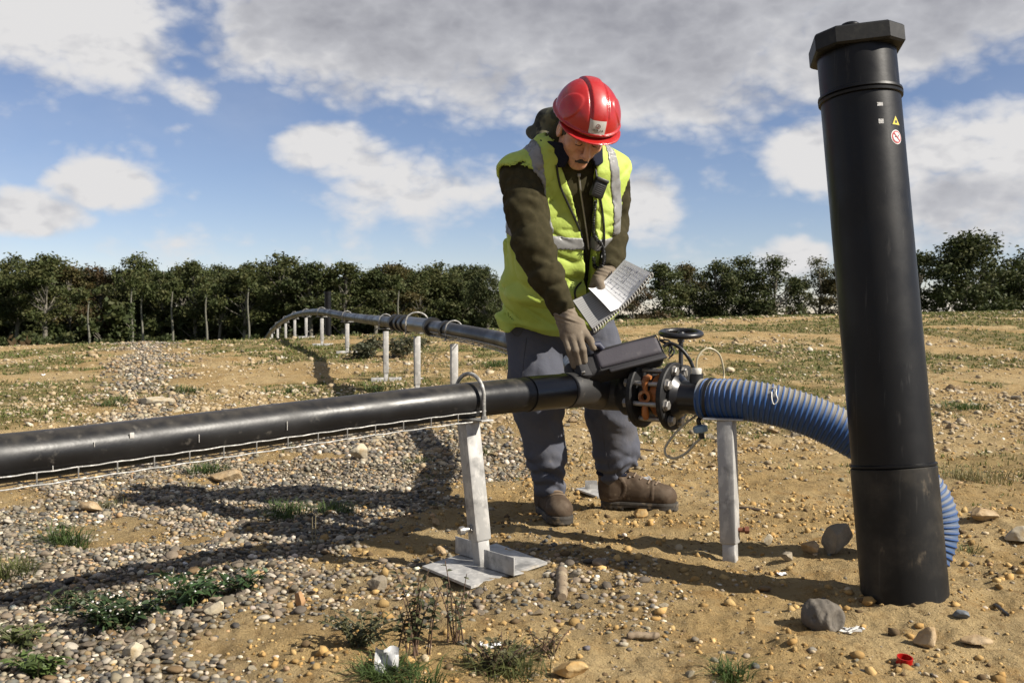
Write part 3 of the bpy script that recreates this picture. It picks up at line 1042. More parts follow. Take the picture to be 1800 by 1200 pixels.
M_WELL_LOW = mat('dusty_polyethylene', (.008, .0078, .0078), .5, spec=.26, layers=(((.045, .04, .033), 7, .42, .72, 5), ((.25, .2, .14), 30, .60, .8, 6, (1, 1, .5), .5), ((.13, .125, .115), 60, .60, .74, 3, (1, 1, .03), .2)), bump=((50, .15, .002),))
M_GALV = mat('galvanised_steel', (.50, .49, .47), .5, metal=.15, layers=(((.72, .70, .66), 34, .50, .60, 4, (1, 1, .5), .75), ((.27, .265, .255), 12, .5, .68), ((.52, .42, .27), 9, .62, .78, 5, (1, 1, 1), .6)),
             bump=((70, .15, .002),))
M_GALV_WIRE = mat('galvanised_wire', (.27, .265, .25), .5, metal=.2, layers=(((.6, .58, .54), 60, .45, .65),))
M_BOLT = mat('zinc_bolt', (.50, .48, .45), .42, metal=.7, layers=(((.28, .25, .22), 90, .5, .7),))
M_FLANGE = mat('flange_plastic', (.016, .016, .017), .6, spec=.3, layers=(((.10, .095, .085), 45, .55, .75, 6, (1, 1, 1), .55), ((.4, .37, .32), 120, .68, .76, 4, (1, 1, 1), .6)), bump=((80, .2, .002),))
M_ORANGE = mat('orange_casting', (.50, .17, .035), .6, layers=(((.22, .075, .028), 22, .42, .62), ((.42, .30, .18), 40, .56, .72)), bump=((60, .3, .002),))
M_HOSE = mat('dusty_grey_hose', (.085, .135, .24), .7, spec=.25, layers=(((.06, .10, .20), 6, .5, .75),), bump=((60, .2, .002),))
M_RIB = mat('blue_rib', (.035, .11, .33), .42, layers=(((.20, .24, .30), 20, .58, .76, 5, (1, 1, 1), .8),))
M_RIB_CLEAN = mat('blue_hose_wall', (.04, .12, .36), .45, layers=(((.10, .14, .26), 10, .45, .7),))
def dust_on_top(m, col, lo, hi, amt, noise_scale=14):
    """settled dust: covers the faces that look up"""
    nt = m.node_tree; N, L = nt.nodes.new, nt.links.new; b = nt.nodes['Principled BSDF']
    src = b.inputs['Base Color'].links[0].from_socket
    g = N('ShaderNodeNewGeometry'); s = N('ShaderNodeSeparateXYZ'); L(g.outputs['Normal'], s.inputs[0])
    tc = N('ShaderNodeTexCoord'); n = N('ShaderNodeTexNoise'); L(tc.outputs['Object'], n.inputs['Vector']); n.inputs['Scale'].default_value = noise_scale; n.inputs['Detail'].default_value = 5
    a = N('ShaderNodeMath'); a.operation = 'MULTIPLY_ADD'; L(n.outputs['Fac'], a.inputs[0]); a.inputs[1].default_value = .8; L(s.outputs[2], a.inputs[2])
    r = N('ShaderNodeMapRange'); r.interpolation_type = 'SMOOTHSTEP'; L(a.outputs[0], r.inputs[0]); r.inputs[1].default_value = lo; r.inputs[2].default_value = hi; r.inputs[4].default_value = amt
    mx = N('ShaderNodeMix'); mx.data_type = 'RGBA'; L(r.outputs[0], mx.inputs[0]); L(src, mx.inputs[6]); mx.inputs[7].default_value = (*dim(col), 1); L(mx.outputs[2], b.inputs['Base Color'])


dust_on_top(M_HOSE, (.36, .325, .25), .64, 1.25, .85); dust_on_top(M_RIB, (.32, .31, .30), 1.0, 1.5, .6)
dust_on_top(M_PIPE, (.16, .14, .11), .95, 1.5, .35, 30)
M_BLACK = mat('black_rubber', (.010, .010, .011), .5)
M_BLACKMETAL = mat('black_painted_iron', (.015, .015, .018), .38, layers=(((.30, .28, .25), 90, .64, .74, 5, (1, 1, 1), .7),), bump=((60, .2, .003),))
M_WHITEPL = mat('white_plastic', (.72, .70, .64), .4)
M_CLEARTUBE = mat('cream_clear_tube', (.62, .55, .38), .3, trans=.12)
M_FILTER = mat('blue_grey_filter', (.26, .40, .54), .45)

PR = .055                                            # 110 mm pipe
PA = at(-260, 832, 1.99); PB = at(1000, 686, 3.44)
TEE = at(1064, 688, 3.56)
AX = np.array([.82, -.57, -.015]); AX /= np.linalg.norm(AX)

# ---------------------------------------------------------------- front pipe
FP = [at(-420, 852, 1.84), at(-200, 824, 2.03), at(0, 806, 2.19), at(300, 769, 2.49), at(600, 730, 2.83), at(833, 702, 3.10), at(1000, 686, 3.44 - .05), at(1040, 684, 3.50)]
fp = spline(FP, 90)
root = empty('black_pipe', tuple(fp[45]), 'long black plastic gas pipe crossing the foreground to the worker from the left edge', 'pipe')
mb = MB(); mb.tube(fp, PR, 40); mb.build('tube', M_PIPE, root)
t = (fp[:, 0] - fp[0, 0]); i0 = np.argmin(np.abs(pix(*fp.T)[0] - 922))
mb = MB(); mb.tube(fp[i0:i0 + 9], PR + .0035, 40); mb.build('coupling_sleeve', M_PIPE_SMOOTH, root)
mb = MB(); i1 = np.argmin(np.abs(pix(*fp.T)[0] - 1000)); mb.tube(np.vstack([fp[i1 - 1:], [TEE]]), PR + .006, 40); mb.build('scuffed_elbow', M_PIPE_SCUFF, root)
# short scratches and a bird dropping, thin flakes lying on the pipe wall
mb = MB()
for px_, py_, ln in ((232, 765, .02), (1, 0, 0), (350, 770, .03), (505, 748, .035), (166, 780, .02), (93, 822, .015)):
    if ln == 0: continue
    D = 2.2 + px_ * .0011
    # march the view ray to the pipe wall
    d = ray(px_, py_); o_ = np.array([0, 0, CAMH]); best = None
    for s in np.linspace(1.8, 3.4, 3000):
        q = o_ + d * s; r_ = np.min(np.linalg.norm(fp - q, axis=1))
        if r_ < PR + .004: best = q; break
    if best is None: continue
    mb.box(best, (.002 if px_ != 232 else .011, .0016, ln * .7), rotm((0, 0, 1), .78), .001)
if mb.n: mb.build('white_mark', mat('white_streak', (.6, .58, .54), .8), root)

# ---------------------------------------------------------------- cable tray of wire under the front pipe
tp = fp[:-16] - np.array([0, 0, PR]); tdir = np.gradient(fp[:-16], axis=0); tdir /= np.linalg.norm(tdir, axis=1)[:, None]
side = np.stack([tdir[:, 1], -tdir[:, 0], np.zeros(len(tdir))], 1)     # toward the camera
root = empty('wire_cable_tray', tuple(tp[40]), 'galvanised wire tray running along under the front black pipe', 'cable tray')
iend = np.argmin(np.abs(pix(*fp.T)[0] - 845)); tp = tp[:iend]; side = side[:iend]; tl = np.r_[0, np.cumsum(np.linalg.norm(np.diff(tp, axis=0), axis=1))]
hw = .052


def wob(k): return np.stack([np.zeros(len(tp)), np.zeros(len(tp)), .0010 * np.sin(tl * 67 + k * .2)], 1)


for k, (off, up, nm) in enumerate(((hw, .022, 'rail'), (-hw, .022, 'rail'), (hw, -.006, 'rail'), (0, -.006, 'rail'), (-hw, -.006, 'rail'))):
    mb = MB(); mb.tube(tp + side * off + np.array([0, 0, up]) + wob(k * 1.3), .0018, 8); mb.build(nm, M_GALV_WIRE, root)
rung = None
for s in np.arange(.03, tl[-1], .0935):
    p = np.array([np.interp(s, tl, tp[:, c]) for c in range(3)]); sd = np.array([np.interp(s, tl, side[:, c]) for c in range(3)])
    if rung is None:
        mb = MB(); Pth = [(0, hw + .0005, .024), (0, hw + .0005, -.003), (0, hw - .004, -.0095), (0, -hw + .004, -.0095), (0, -hw, -.003), (0, -hw, .024)]
        mb.tube(Pth, .0020, 7); me_rung = mb.build('wire_rung', M_GALV_WIRE, None); rung = me_rung.data; bpy.data.objects.remove(me_rung)
    o = link('wire_rung', rung, root); o.location = tuple(p - np.array(wloc(root))); o.rotation_euler = (0, 0, math.atan2(sd[1], sd[0]) - pi / 2)


# ---------------------------------------------------------------- supports
def hoop_pts(R, leg, y0=0):
    a = np.linspace(0, pi, 18)
    top = np.stack([R * np.cos(a), np.zeros(18), R * np.sin(a)], 1)
    return np.vstack([[[R, 0, -leg]], top, [[-R, 0, -leg]]])


def support_proto(h, base):
    """local frame: pipe axis along Y, post straight down -Z from the pipe's underside at z=0"""
    root = empty('pipe_support', (0, 0, 0))
    w = .052
    mb = MB(); mb.box((0, 0, -h / 2 + .03), (w, w, h - .12), rotm((0, 0, 1), .0), .006); mb.build('post', M_GALV, root)
    mb = MB(); mb.box((0, 0, -h + .05), (w - .012, w - .012, .11), None, .004); mb.build('inner_post', M_GALV, root)
    mb = MB(); mb.box((0, 0, -.0065), (.17, .05, .007), None, .002); mb.build('top_plate', M_GALV, root)
    mb = MB(); mb.tube(hoop_pts(.066, .085) + np.array([0, 0, .075]), .0055, 10); mb.build('hoop', M_GALV_WIRE, root)
    mb = MB()
    mb.lathe([(.008, 0), (.008, .02)], (w / 2 - .004, 0, -h + .14), (1, 0, 0), 6); mb.lathe([(.004, 0), (.004, .034)], (w / 2 - .004, 0, -h + .14), (1, 0, 0), 8)
    mb.build('bolt', M_BOLT, root)
    if base == 'bar':
        mb = MB(); mb.box((0, 0, -h - .003), (.34, .22, .007), None, .002); mb.build('base_plate', M_GALV, root)
        mb = MB(); mb.box((.09, -.03, -h + .025), (.125, .006, .05), None, .002); mb.box((-.09, -.03, -h + .025), (.125, .006, .05), None, .002); mb.build('bracket', M_GALV, root)
    return root


def place(root, p, yaw, lean=(0, 0)):
    root.location = tuple(p); root.rotation_euler = (lean[0], lean[1], yaw)


BACK = [at(1050, 676, 3.72), at(1020, 654, 4.2), at(990, 634, 5.0), at(890, 600, 6.4), at(798, 581, 7.4), at(733, 571, 8.6), at(678, 565, 10), at(640, 560.5, 12), at(610, 556, 13.6), at(567, 548.5, 15.5),
        at(538, 549.5, 19), at(518, 554, 21), at(502, 561, 23.5), at(488, 571, 26), at(478, 581, 28.5), at(468, 594, 31), at(455, 612, 34)]
bp = spline(BACK, 420)
bx, by = pix(*bp.T)
root = empty('far_black_pipe', tuple(bp[200]), 'black plastic pipe on posts winding away over the crest to the wood', 'pipe')
mb = MB(); mb.tube(bp, PR, 28); mb.build('tube', M_PIPE, root)


def bseg(D0, D1, n=14):
    s = np.linspace(D0, D1, n); return np.stack([np.interp(s, bp[:, 1], bp[:, c]) for c in range(3)], 1)


mb = MB(); mb.tube(bseg(8.05, 9.25), PR + .010, 28); mb.build('expansion_sleeve', M_PIPE_SMOOTH, root)
for D0 in (8.0, 8.95, 9.15, 9.4):
    mb = MB(); mb.tube(bseg(D0, D0 + .07, 3), PR + .024, 28); mb.build('clamp_ring', M_BLACK, root)
mb = MB(); mb.tube(bseg(7.55, 7.62, 3), PR + .012, 28); mb.build('clamp_ring', M_BLACK, root)
# mesh tray hung under the near half of the far pipe
tb = bseg(4.6, 7.9, 60); td = np.gradient(tb, axis=0); td /= np.linalg.norm(td, axis=1)[:, None]; sdd = np.stack([td[:, 1], -td[:, 0], 0 * td[:, 0]], 1)
root = empty('wire_cable_tray', tuple(tb[30]), 'wire tray hanging under the far black pipe beside the worker', 'cable tray')
for off, up in ((hw, .022), (-hw, .022), (hw, -.006), (0, -.006), (-hw, -.006)):
    mb = MB(); mb.tube(tb - np.array([0, 0, PR]) + sdd * off + np.array([0, 0, up]), .0035, 6); mb.build('rail', M_GALV_WIRE, root)
for s in np.arange(0, len(tb) - 1, 1.8):
    p = tb[int(s)] - np.array([0, 0, PR]); sd = sdd[int(s)]
    o = link('wire_rung', rung, root); o.location = tuple(p - np.array(wloc(root))); o.rotation_euler = (0, 0, math.atan2(sd[1], sd[0]) - pi / 2)

SUPS = [(795, 7.4, 'bar', 'galvanised post with square top hoop nearest the worker under the far pipe'),
        (733, 8.6, 'none', 'galvanised post with the tall hoop under the thick sleeve of the far pipe'),
        (678, 10.0, 'bar', 'galvanised post on a flat bar base left of the thick sleeve, beside the bush'),
        (610, 13.6, 'bar', 'galvanised post on a flat bar base where the far pipe starts to climb'),
        (567, 15.6, 'bar', 'galvanised post under the highest bend of the far pipe, by the dark vent pipe'),
        (538, 19.0, 'bar', 'galvanised post first left of the highest bend of the far pipe'),
        (518, 21.0, 'none', 'galvanised post second left of the highest bend of the far pipe'),
        (502, 23.5, 'none', 'galvanised post third left of the highest bend of the far pipe'),
        (488, 26.0, 'none', 'small far post fourth left of the highest bend of the far pipe'),
        (477, 28.5, 'none', 'tiny farthest post where the pipe drops behind the crest')]
for i, (px_, D, base, lab) in enumerate(SUPS):
    c = np.array([np.interp(D, bp[:, 1], bp[:, k]) for k in range(3)]); d = np.array([np.interp(D + .2, bp[:, 1], bp[:, k]) for k in range(3)]) - c
    g = float(G(c[0], c[1])); h = c[2] - PR - g
    r = support_proto(max(h, .2), base); place(r, (c[0], c[1], c[2] - PR - .012), math.atan2(d[1], d[0]) - pi / 2)
    if i == 1:
        for ch in r.children:
            if ch.name.startswith('hoop'): ch.scale = (1.5, 1, 1.25)
    tag(r, lab, 'pipe support', 'posts under the far pipe')

# front support, leaning, on its square plate
top = at(823, 739, 3.085); foot = np.array([*gat(848, 998)[:2], 0]); foot[2] = float(G(foot[0], foot[1])) + .012
root = empty('pipe_support', tuple(foot), 'leaning galvanised post on a square plate carrying the front black pipe', 'pipe support')
axz = (top - foot); Ls = np.linalg.norm(axz); axz /= Ls
B = basis(axz, (cos(-.98), sin(-.98), 0))
w = .055
mb = MB(); mb.box(foot + axz * (.075 + (Ls - .075) / 2), (w, w, Ls - .075), B, .007); mb.build('post', M_GALV, root)
mb = MB(); mb.box(foot + axz * .045, (w - .013, w - .013, .10), B, .004); mb.build('inner_post', M_GALV, root)
pd = np.array([.70, .66, .02])
mb = MB(); Bp = np.stack([np.array([pd[1], -pd[0], 0]), np.array([pd[0], pd[1], 0]), [0, 0, 1]], 1); Bp = Bp / np.linalg.norm(Bp, axis=0)
mb.box(top + np.array([.004, 0, .006]), (.17, .05, .006), Bp, .002); mb.build('top_plate', M_GALV, root)
ctr = top + np.array([0.004, 0, .012 + PR])
hp = hoop_pts(.067, .075) @ Bp[:, [0, 1, 2]].T + ctr + np.array([0, 0, .012])
mb = MB(); mb.tube(hp, .0062, 12); mb.build('hoop', M_GALV_WIRE, root)
mb = MB()
for s in (1, -1): mb.lathe([(.010, 0), (.010, .009)], top + Bp[:, 0] * .067 * s + np.array([0.004, 0, .010]), (0, 0, 1), 6)
mb.build('nut', M_BOLT, root)
# bolt through the post, head toward the left
bo = foot + axz * .115; bd = -B[:, 1] if B[0, 1] > 0 else B[:, 1]
mb = MB(); mb.lathe([(.0075, .022), (.0075, .058)], bo, bd, 10); mb.lathe([(.013, .054), (.0135, .062), (.011, .071)], bo, bd, 10); mb.lathe([(.014, .0275), (.014, .034)], bo, bd, 6); mb.build('bolt', M_BOLT, root)
q = [gat(742, 1004), gat(828, 1037), gat(962, 994), gat(872, 966)]
zz = foot[2] - .006
mb = MB(); V = [(*p[:2], zz + dz) for dz in (-.004, .004) for p in q]
V = [(v[0], v[1], v[2] + (.006 if i % 4 == 2 else -.004 if i % 4 == 1 else 0)) for i, v in enumerate(V)]
mb.add(V, [[0, 1, 2, 3][::-1], [4, 5, 6, 7], [0, 1, 5, 4], [1, 2, 6, 5], [2, 3, 7, 6], [3, 0, 4, 7]]); mb.build('base_plate', M_GALV, root)
a = gat(793, 990); b_ = gat(905, 1015); u = b_ - a; u[2] = 0; Lb = np.linalg.norm(u); u /= Lb
Bb = np.stack([u, np.array([-u[1], u[0], 0]), [0, 0, 1]], 1)
fm = foot.copy()
for s0, s1, off in ((-.165, -.032, .022), (.034, .175, -.02)):
    mb = MB(); mb.box(fm + u * (s0 + s1) / 2 + Bb[:, 1] * off + np.array([0, 0, .029]), (s1 - s0, .005, .055), Bb, .002); mb.box(fm + u * (s0 + s1) / 2 + Bb[:, 1] * (off + .02) + np.array([0, 0, .0045]), (s1 - s0, .036, .005), Bb, .002)
    mb.build('bracket', M_GALV, root)

# hose support
top = at(1277, 737, 3.26); f2 = gat(1284, 985)
root = empty('pipe_support', tuple(f2), 'galvanised post standing in the soil under the end of the blue hose', 'pipe support')
axz = top - f2; Ls = np.linalg.norm(axz); axz /= Ls; B = basis(axz, (cos(-.49), sin(-.49), 0))
mb = MB(); mb.box(f2 + axz * (.055 + (Ls - .055) / 2), (w, w, Ls - .055), B, .007); mb.build('post', M_GALV, root)
mb = MB(); mb.box(f2 + axz * .0, (w - .013, w - .013, .14), B, .004); mb.build('inner_post', M_GALV, root)
mb = MB(); mb.box(top + np.array([-.01, 0, .002]), (.13, .06, .006), rotm((0, 0, 1), -.3), .002); mb.build('top_plate', M_GALV, root)
mb = MB(); bo = f2 + axz * .1; mb.lathe([(.008, .02), (.008, .05)], bo, (1, -.2, .02), 8); mb.lathe([(.013, .048), (.012, .062)], bo, (1, -.2, .02), 6); mb.build('bolt', mat('rusty_bolt', (.22, .07, .03), .8), root)

# ---------------------------------------------------------------- flanged valve
fl = TEE + AX * .14; fr = TEE + AX * .255
root = empty('flanged_valve', tuple((fl + fr) / 2), 'black flanged butterfly valve with orange body and handwheel joining pipe to hose', 'valve')
mb = MB(); mb.tube([TEE - AX * .10, TEE - AX * .06, TEE, TEE + AX * .11], [.058, .066, .066, .062], 36); mb.tube([TEE, bp[6]], [.062, .06], 30); mb.build('tee_body', M_PIPE_SCUFF, root)
mb = MB(); mb.lathe([(.062, 0), (.078, .02), (.079, .062), (.060, .066)], TEE + AX * .07, AX, 36); mb.build('stub_collar', M_FLANGE, root)
RF = .1165


def flange(o, th, name='flange_ring'):
    mb = MB(); mb.lathe([(RF - .004, 0), (RF, .004), (RF, th - .004), (RF - .004, th)], o, AX, 56)
    return mb.build(name, M_FLANGE, root, sharp=30)


flange(fl - AX * .0, .022); f_r = flange(fr, .022)
BR = basis(AX, (0, 0, 1))
me_b = None
for k in range(8):
    a = (k + .5) * pi / 4 - .12
    o_ = BR[:, 0] * cos(a) * .090 + BR[:, 1] * sin(a) * .090
    mb = MB()
    mb.lathe([(.0088, -.02), (.0088, .150)], fl + o_, AX, 10)
    mb.lathe([(.0205, .0), (.0205, .004)], fr + o_ + AX * .0225, AX, 16)
    mb.lathe([(.0165, 0), (.0170, .002), (.0170, .010), (.0140, .0125)], fr + o_ + AX * .026, AX, 6, ang0=k * 1.1)
    mb.lathe([(.0165, -.016), (.0165, -.002)], fl + o_, AX, 6)
    mb.build('bolt', M_BOLT, root)
mb = MB(); mb.lathe([(.064, 0), (.068, .004), (.068, .040), (.064, .044)], fl + AX * .024, AX, 40); mb.build('shade_drum', M_BLACK, root)  # black drum paints in the shade over the left half of the valve body
mb = MB(); mb.lathe([(.068, 0), (.074, .005), (.074, .040), (.068, .0445)], fl + AX * .0685, AX, 40)
side_ = BR[:, 1] if BR[1, 1] < 0 else -BR[:, 1]      # toward the camera
mb.build('valve_body', M_ORANGE, root)
# lug in front of the orange body: bar with a ring eye and a hooked top
camside = np.cross(AX, (0, 0, 1)); camside = camside if camside[1] < 0 else -camside
camside /= np.linalg.norm(camside)
mid = fl + AX * .062 + camside * .079
Bc = np.stack([AX, camside, np.cross(AX, camside)], 1)
upv = np.array([0, 0, 1.0])
mb = MB(); mb.ring(mid, camside, .012, .0225, -.004, .013, 28); mb.build('lug_eye', M_ORANGE, root)
mb = MB(); mb.tube([mid + upv * .020 + camside * .004, mid + upv * .035 + camside * .007, mid + upv * .050 + camside * .008, mid + upv * .062 + camside * .008 + AX * .004, mid + upv * .068 + camside * .008 + AX * .014, mid + upv * .066 + camside * .008 + AX * .024],
        [.009, .010, .012, .012, .010, .007], 10); mb.build('lug', M_ORANGE, root); mb = MB()
mb.tube([mid - upv * .020 + camside * .004, mid - upv * .04 + camside * .006, mid - upv * .062 + camside * .002, mid - upv * .075 - camside * .004], [.009, .011, .013, .010], 10); mb.build('lug', M_ORANGE, root)
# neck with boss and white cap
nk = fr + AX * .022
mb = MB(); mb.lathe([(.080, 0), (.080, .012), (.066, .022), (.058, .030), (.056, .050), (.0555, .135)], nk, AX, 44); mb.build('neck', M_PIPE_SMOOTH, root)
bs = nk + AX * .075 + np.array([0, 0, .045])
mb = MB(); mb.lathe([(.026, 0), (.0235, .012), (.0225, .028), (.0225, .036)], bs, (0, 0, 1), 24); mb.build('boss', M_BLACK, root)
mb = MB(); mb.lathe([(.0165, 0), (.0172, .004), (.0172, .017), (.0155, .0195)], bs + np.array([0, 0, .036]), (0, 0, 1), 24); mb.build('boss_cap', M_WHITEPL, root)
CAP = bs + np.array([0, 0, .055])
# gearbox behind, stem and handwheel
hwc = at(1197, 586, 3.66); st = hwc * 1.0
gb = np.array([hwc[0], hwc[1], TEE[2] + .02])
mb = MB(); mb.box(gb + np.array([0, 0, .02]), (.06, .06, .10), rotm((0, 0, 1), .6), .012); mb.tube([gb, fl + AX * .05], .022, 14); mb.build('gearbox', M_FLANGE, root)
mb = MB(); mb.tube([gb + np.array([0, 0, .05]), hwc + np.array([0, 0, .0])], .0085, 12); mb.lathe([(.013, 0), (.013, .02)], hwc - np.array([0, 0, .032]), (0, 0, 1), 10); mb.build('stem', mat('worn_stem', (.10, .10, .11), .4, metal=.6), root)
a = np.linspace(0, 2 * pi, 48, endpoint=False); RW = .072
wt = rotm((1, 0, 0), .13)
wp = np.stack([RW * np.cos(a), RW * np.sin(a), 0 * a], 1) @ wt.T + hwc
mb = MB(); mb.tube(wp, .0108, 14, closed=True); hw_o = mb.build('handwheel', M_BLACKMETAL, root)
mb = MB()
for k in range(5):
    an = k * 2 * pi / 5 + .3; e = np.array([RW * cos(an), RW * sin(an), 0]) @ wt.T
    mb.tube([hwc + e * .1 - np.array([0, 0, .006]), hwc + e * .6 - np.array([0, 0, .008]), hwc + e * .97], [.007, .006, .005], 8)
mb.lathe([(.016, -.016), (.018, -.004), (.012, .006)], hwc, (0, 0, 1), 14)
sp_o = mb.build('spokes', M_BLACKMETAL, root)
sp_o.parent = hw_o

# ---------------------------------------------------------------- blue ribbed hose
HR = .0655
h0 = TEE + AX * .372
HP = [h0, h0 + AX * .04, at(1306, 703, 3.272), at(1370, 714, 3.235), at(1440, 737, 3.20), at(1510, 773, 3.17), at(1570, 812, 3.15), at(1615, 852, 3.14), at(1640, 893, 3.13), at(1645, 935, 3.12), at(1632, 975, 3.11), at(1605, 1012, 3.10), at(1570, 1045, 3.09)]
hp_ = spline(HP, 560)
hl = np.r_[0, np.cumsum(np.linalg.norm(np.diff(hp_, axis=0), axis=1))]
root = empty('blue_ribbed_hose', tuple(hp_[200]), 'blue spiral ribbed hose, dusty on top, bending down behind the tall pipe', 'hose')
mb = MB(); mb.tube(hp_, HR + .0012 * np.cos(hl * 2 * pi / .0163), 40); mb.build('hose_wall', M_HOSE, root)
# the spiral rib
T = np.gradient(hp_, axis=0); T /= np.linalg.norm(T, axis=1)[:, None]
u = basis(T[0], (0, 0, 1))[:, 0]; U = []
for i in range(len(T)):
    u = u - T[i] * (u @ T[i]); u /= np.linalg.norm(u); U.append(u)
U = np.array(U); W = np.cross(T, U)
PITCH_R = .0163; nt_ = int(hl[-1] / PITCH_R); s = np.linspace(0.004, hl[-1] - .004, nt_ * 30)
ph = s / PITCH_R * 2 * pi
cc = np.stack([np.interp(s, hl, hp_[:, k]) for k in range(3)], 1); uu = np.stack([np.interp(s, hl, U[:, k]) for k in range(3)], 1); ww = np.stack([np.interp(s, hl, W[:, k]) for k in range(3)], 1)
dirn = np.cos(ph)[:, None] * uu + np.sin(ph)[:, None] * ww
TT_ = np.stack([np.interp(s, hl, T[:, k]) for k in range(3)], 1)
V = []; F = []
prof = [(-.0033, -.0005), (-.0016, .0030), (.0016, .0030), (.0033, -.0005)]
for da, dr in prof: V.append(cc + dirn * (HR + dr) + TT_ * da)
V = np.stack(V, 1).reshape(-1, 3); n = len(s); i = np.arange(n - 1)[:, None] * 4; j = np.arange(3)[None]
Fq = np.stack([i + j, i + j + 1, i + 5 + j, i + 4 + j], -1).reshape(-1, 4)
o = link('spiral_rib', mesh_np('spiral_rib', V - np.array(wloc(root)), Fq, M_RIB, True, sharp=40), root)
# two black straps at the hose mouth and a white wire knot on its top
mb = MB(); mb.ring(h0 + AX * .030, AX, HR + .002, HR + .0058, 0, .010, 40); mb.build('hose_clamp', M_BLACK, root)
mb = MB(); k = np.argmin(np.abs(hl - .235)); bb = hp_[k] + np.array([-.01, -.04, .052])
mb.tube(spline([bb + np.array([.0, 0, .006]), bb + np.array([.012, -.008, .002]), bb + np.array([.008, -.02, -.012]), bb + np.array([.012, -.026, -.032]), bb + np.array([.0, -.027, -.045]), bb + np.array([-.006, -.024, -.03]), bb + np.array([-.004, -.012, -.006])], 40), .002, 6)
mb.build('wire_tie', M_WHITEPL, root)

# ---------------------------------------------------------------- sampling tubes
mb = MB(); mb.tube(spline([CAP - np.array([0, 0, .004]), CAP + np.array([.002, 0, .03]), CAP + np.array([.022, .01, .058]), CAP + np.array([.05, .02, .066]), CAP + np.array([.083, .03, .045]), CAP + np.array([.098, .035, .0]), CAP + np.array([.10, .036, -.035]), hp_[28] + np.array([.02, .02, HR - .01])], 70), .0035, 10)
o = mb.build('sampling_tube', M_CLEARTUBE); tag(o, 'thin cream tube looping from the white cap onto the blue hose', 'tube')
fc = at(1231, 753, 3.33)
fa = np.array([.18, -.05, -.97])
root = empty('inline_filter', tuple(fc), 'blue grey disc filter hanging on a tube under the hose mouth', 'filter')
mb = MB(); mb.lathe([(.010, -.016), (.0235, -.011), (.0245, -.006), (.0245, .004), (.0235, .008), (.010, .013)], fc, -fa, 28); mb.build('filter_disc', M_FILTER, root)
mb = MB(); mb.lathe([(.0095, -.035), (.0095, -.012)], fc, -fa, 14); mb.build('nozzle', M_BLACK, root)
mb = MB(); mb.tube(spline([fc - fa * .010, fc - fa * .03, at(1238, 727, 3.35), at(1240, 715, 3.36)], 20), .0075, 12); mb.build('black_stub', M_BLACK, root)
mb = MB(); mb.tube(spline([fc + fa * .03, at(1221, 780, 3.32), at(1206, 796, 3.31), at(1187, 805, 3.31), at(1172, 801, 3.32), at(1169, 788, 3.33), at(1180, 770, 3.34), at(1200, 748, 3.35), at(1226, 728, 3.37), at(1235, 715, 3.38)], 80), .0042, 10)
o = mb.build('sampling_tube', M_CLEARTUBE); tag(o, 'thin cream tube hanging in a loop below the blue disc filter', 'tube')

# ---------------------------------------------------------------- tall well pipe
wb = at(1592, 1062, 2.75); wt_ = at(1502, 62, 2.93)
wb = wb - (wt_ - wb) / np.linalg.norm(wt_ - wb) * .12
wa = (wt_ - wb); WL = np.linalg.norm(wa); wa /= WL
RWL = .112
root = empty('well_pipe', tuple(wb), 'tall leaning black plastic well pipe with a faceted cap at the right', 'well pipe')


def wpos(y):
    """height along the pipe of a picture row"""
    lo_, hi_ = 0, WL
    for _ in range(40):
        m_ = (lo_ + hi_) / 2; p = wb + wa * m_
        if pix(*p)[1] > y: lo_ = m_
        else: hi_ = m_
    return lo_


s1, s2, s3 = wpos(820), wpos(172), wpos(86)
mb = MB(); mb.lathe([(RWL + .004, 0), (RWL + .004, s1 - .003), (RWL + .001, s1)], wb, wa, 72); mb.build('lower_sleeve', M_WELL_LOW, root)
mb = MB(); mb.lathe([(RWL - .001, s1), (RWL - .001, s2 + .001)], wb, wa, 72); mb.build('tube', M_WELL, root)
mb = MB(); mb.lathe([(RWL - .001, s2 - .014), (RWL + .005, s2 - .011), (RWL + .006, s2 - .004), (RWL + .002, s2 - .001), (RWL + .006, s2 + .002), (RWL + .005, s2 + .009), (RWL - .001, s2 + .012)], wb, wa, 72)
mb.build('bead', M_WELL, root); mb = MB(); mb.lathe([(RWL, s1 + .0005), (RWL + .0048, s1 + .003), (RWL + .0048, s1 + .008), (RWL - .001, s1 + .011)], wb, wa, 72); mb.build('bead', M_WELL, root)
mb = MB(); mb.lathe([(RWL - .002, s2), (RWL - .002, s3 + .02)], wb, wa, 72); mb.build('upper_tube', M_WELL, root)
ct = wb + wa * s3
Bw = basis(wa, (1, 0, 0)); a0 = .61
mb = MB()
# octagon with alternating long and short sides, clipped edges
R1 = .1425; angs = []
for k in range(4):
    for d in (-.25, .25): angs.append(k * pi / 2 + d + a0)
prof = [(R1 - .006, -.022), (R1, -.016), (R1, .026), (R1 - .006, .032)]
V = []
for r_, h_ in prof:
    for an in angs: V.append(ct + wa * h_ + r_ * (cos(an) * Bw[:, 0] + sin(an) * Bw[:, 1]))
F = []
for i in range(3):
    for k in range(8):
        l = (k + 1) % 8; F.append([i * 8 + k, i * 8 + l, i * 8 + 8 + l, i * 8 + 8 + k])
F.append(list(range(8))[::-1]); F.append([24 + k for k in range(8)])
mb.add(V, F); cap_o = mb.build('cap', mat('cap_plastic', (.010, .010, .010), .55, spec=.3, layers=(((.028, .028, .024), 25, .5, .75), ((.2, .18, .14), 60, .66, .78)), bump=((60, .2, .002),)), root, sharp=20)
mb = MB(); mb.lathe([(.026, 0), (.028, .004), (.028, .018), (.023, .023)], ct + wa * .032 + Bw[:, 0] * -.03 + Bw[:, 1] * -.05, wa, 20); n_ = mb.build('cap_plug', M_WELL, root); n_.parent = cap_o


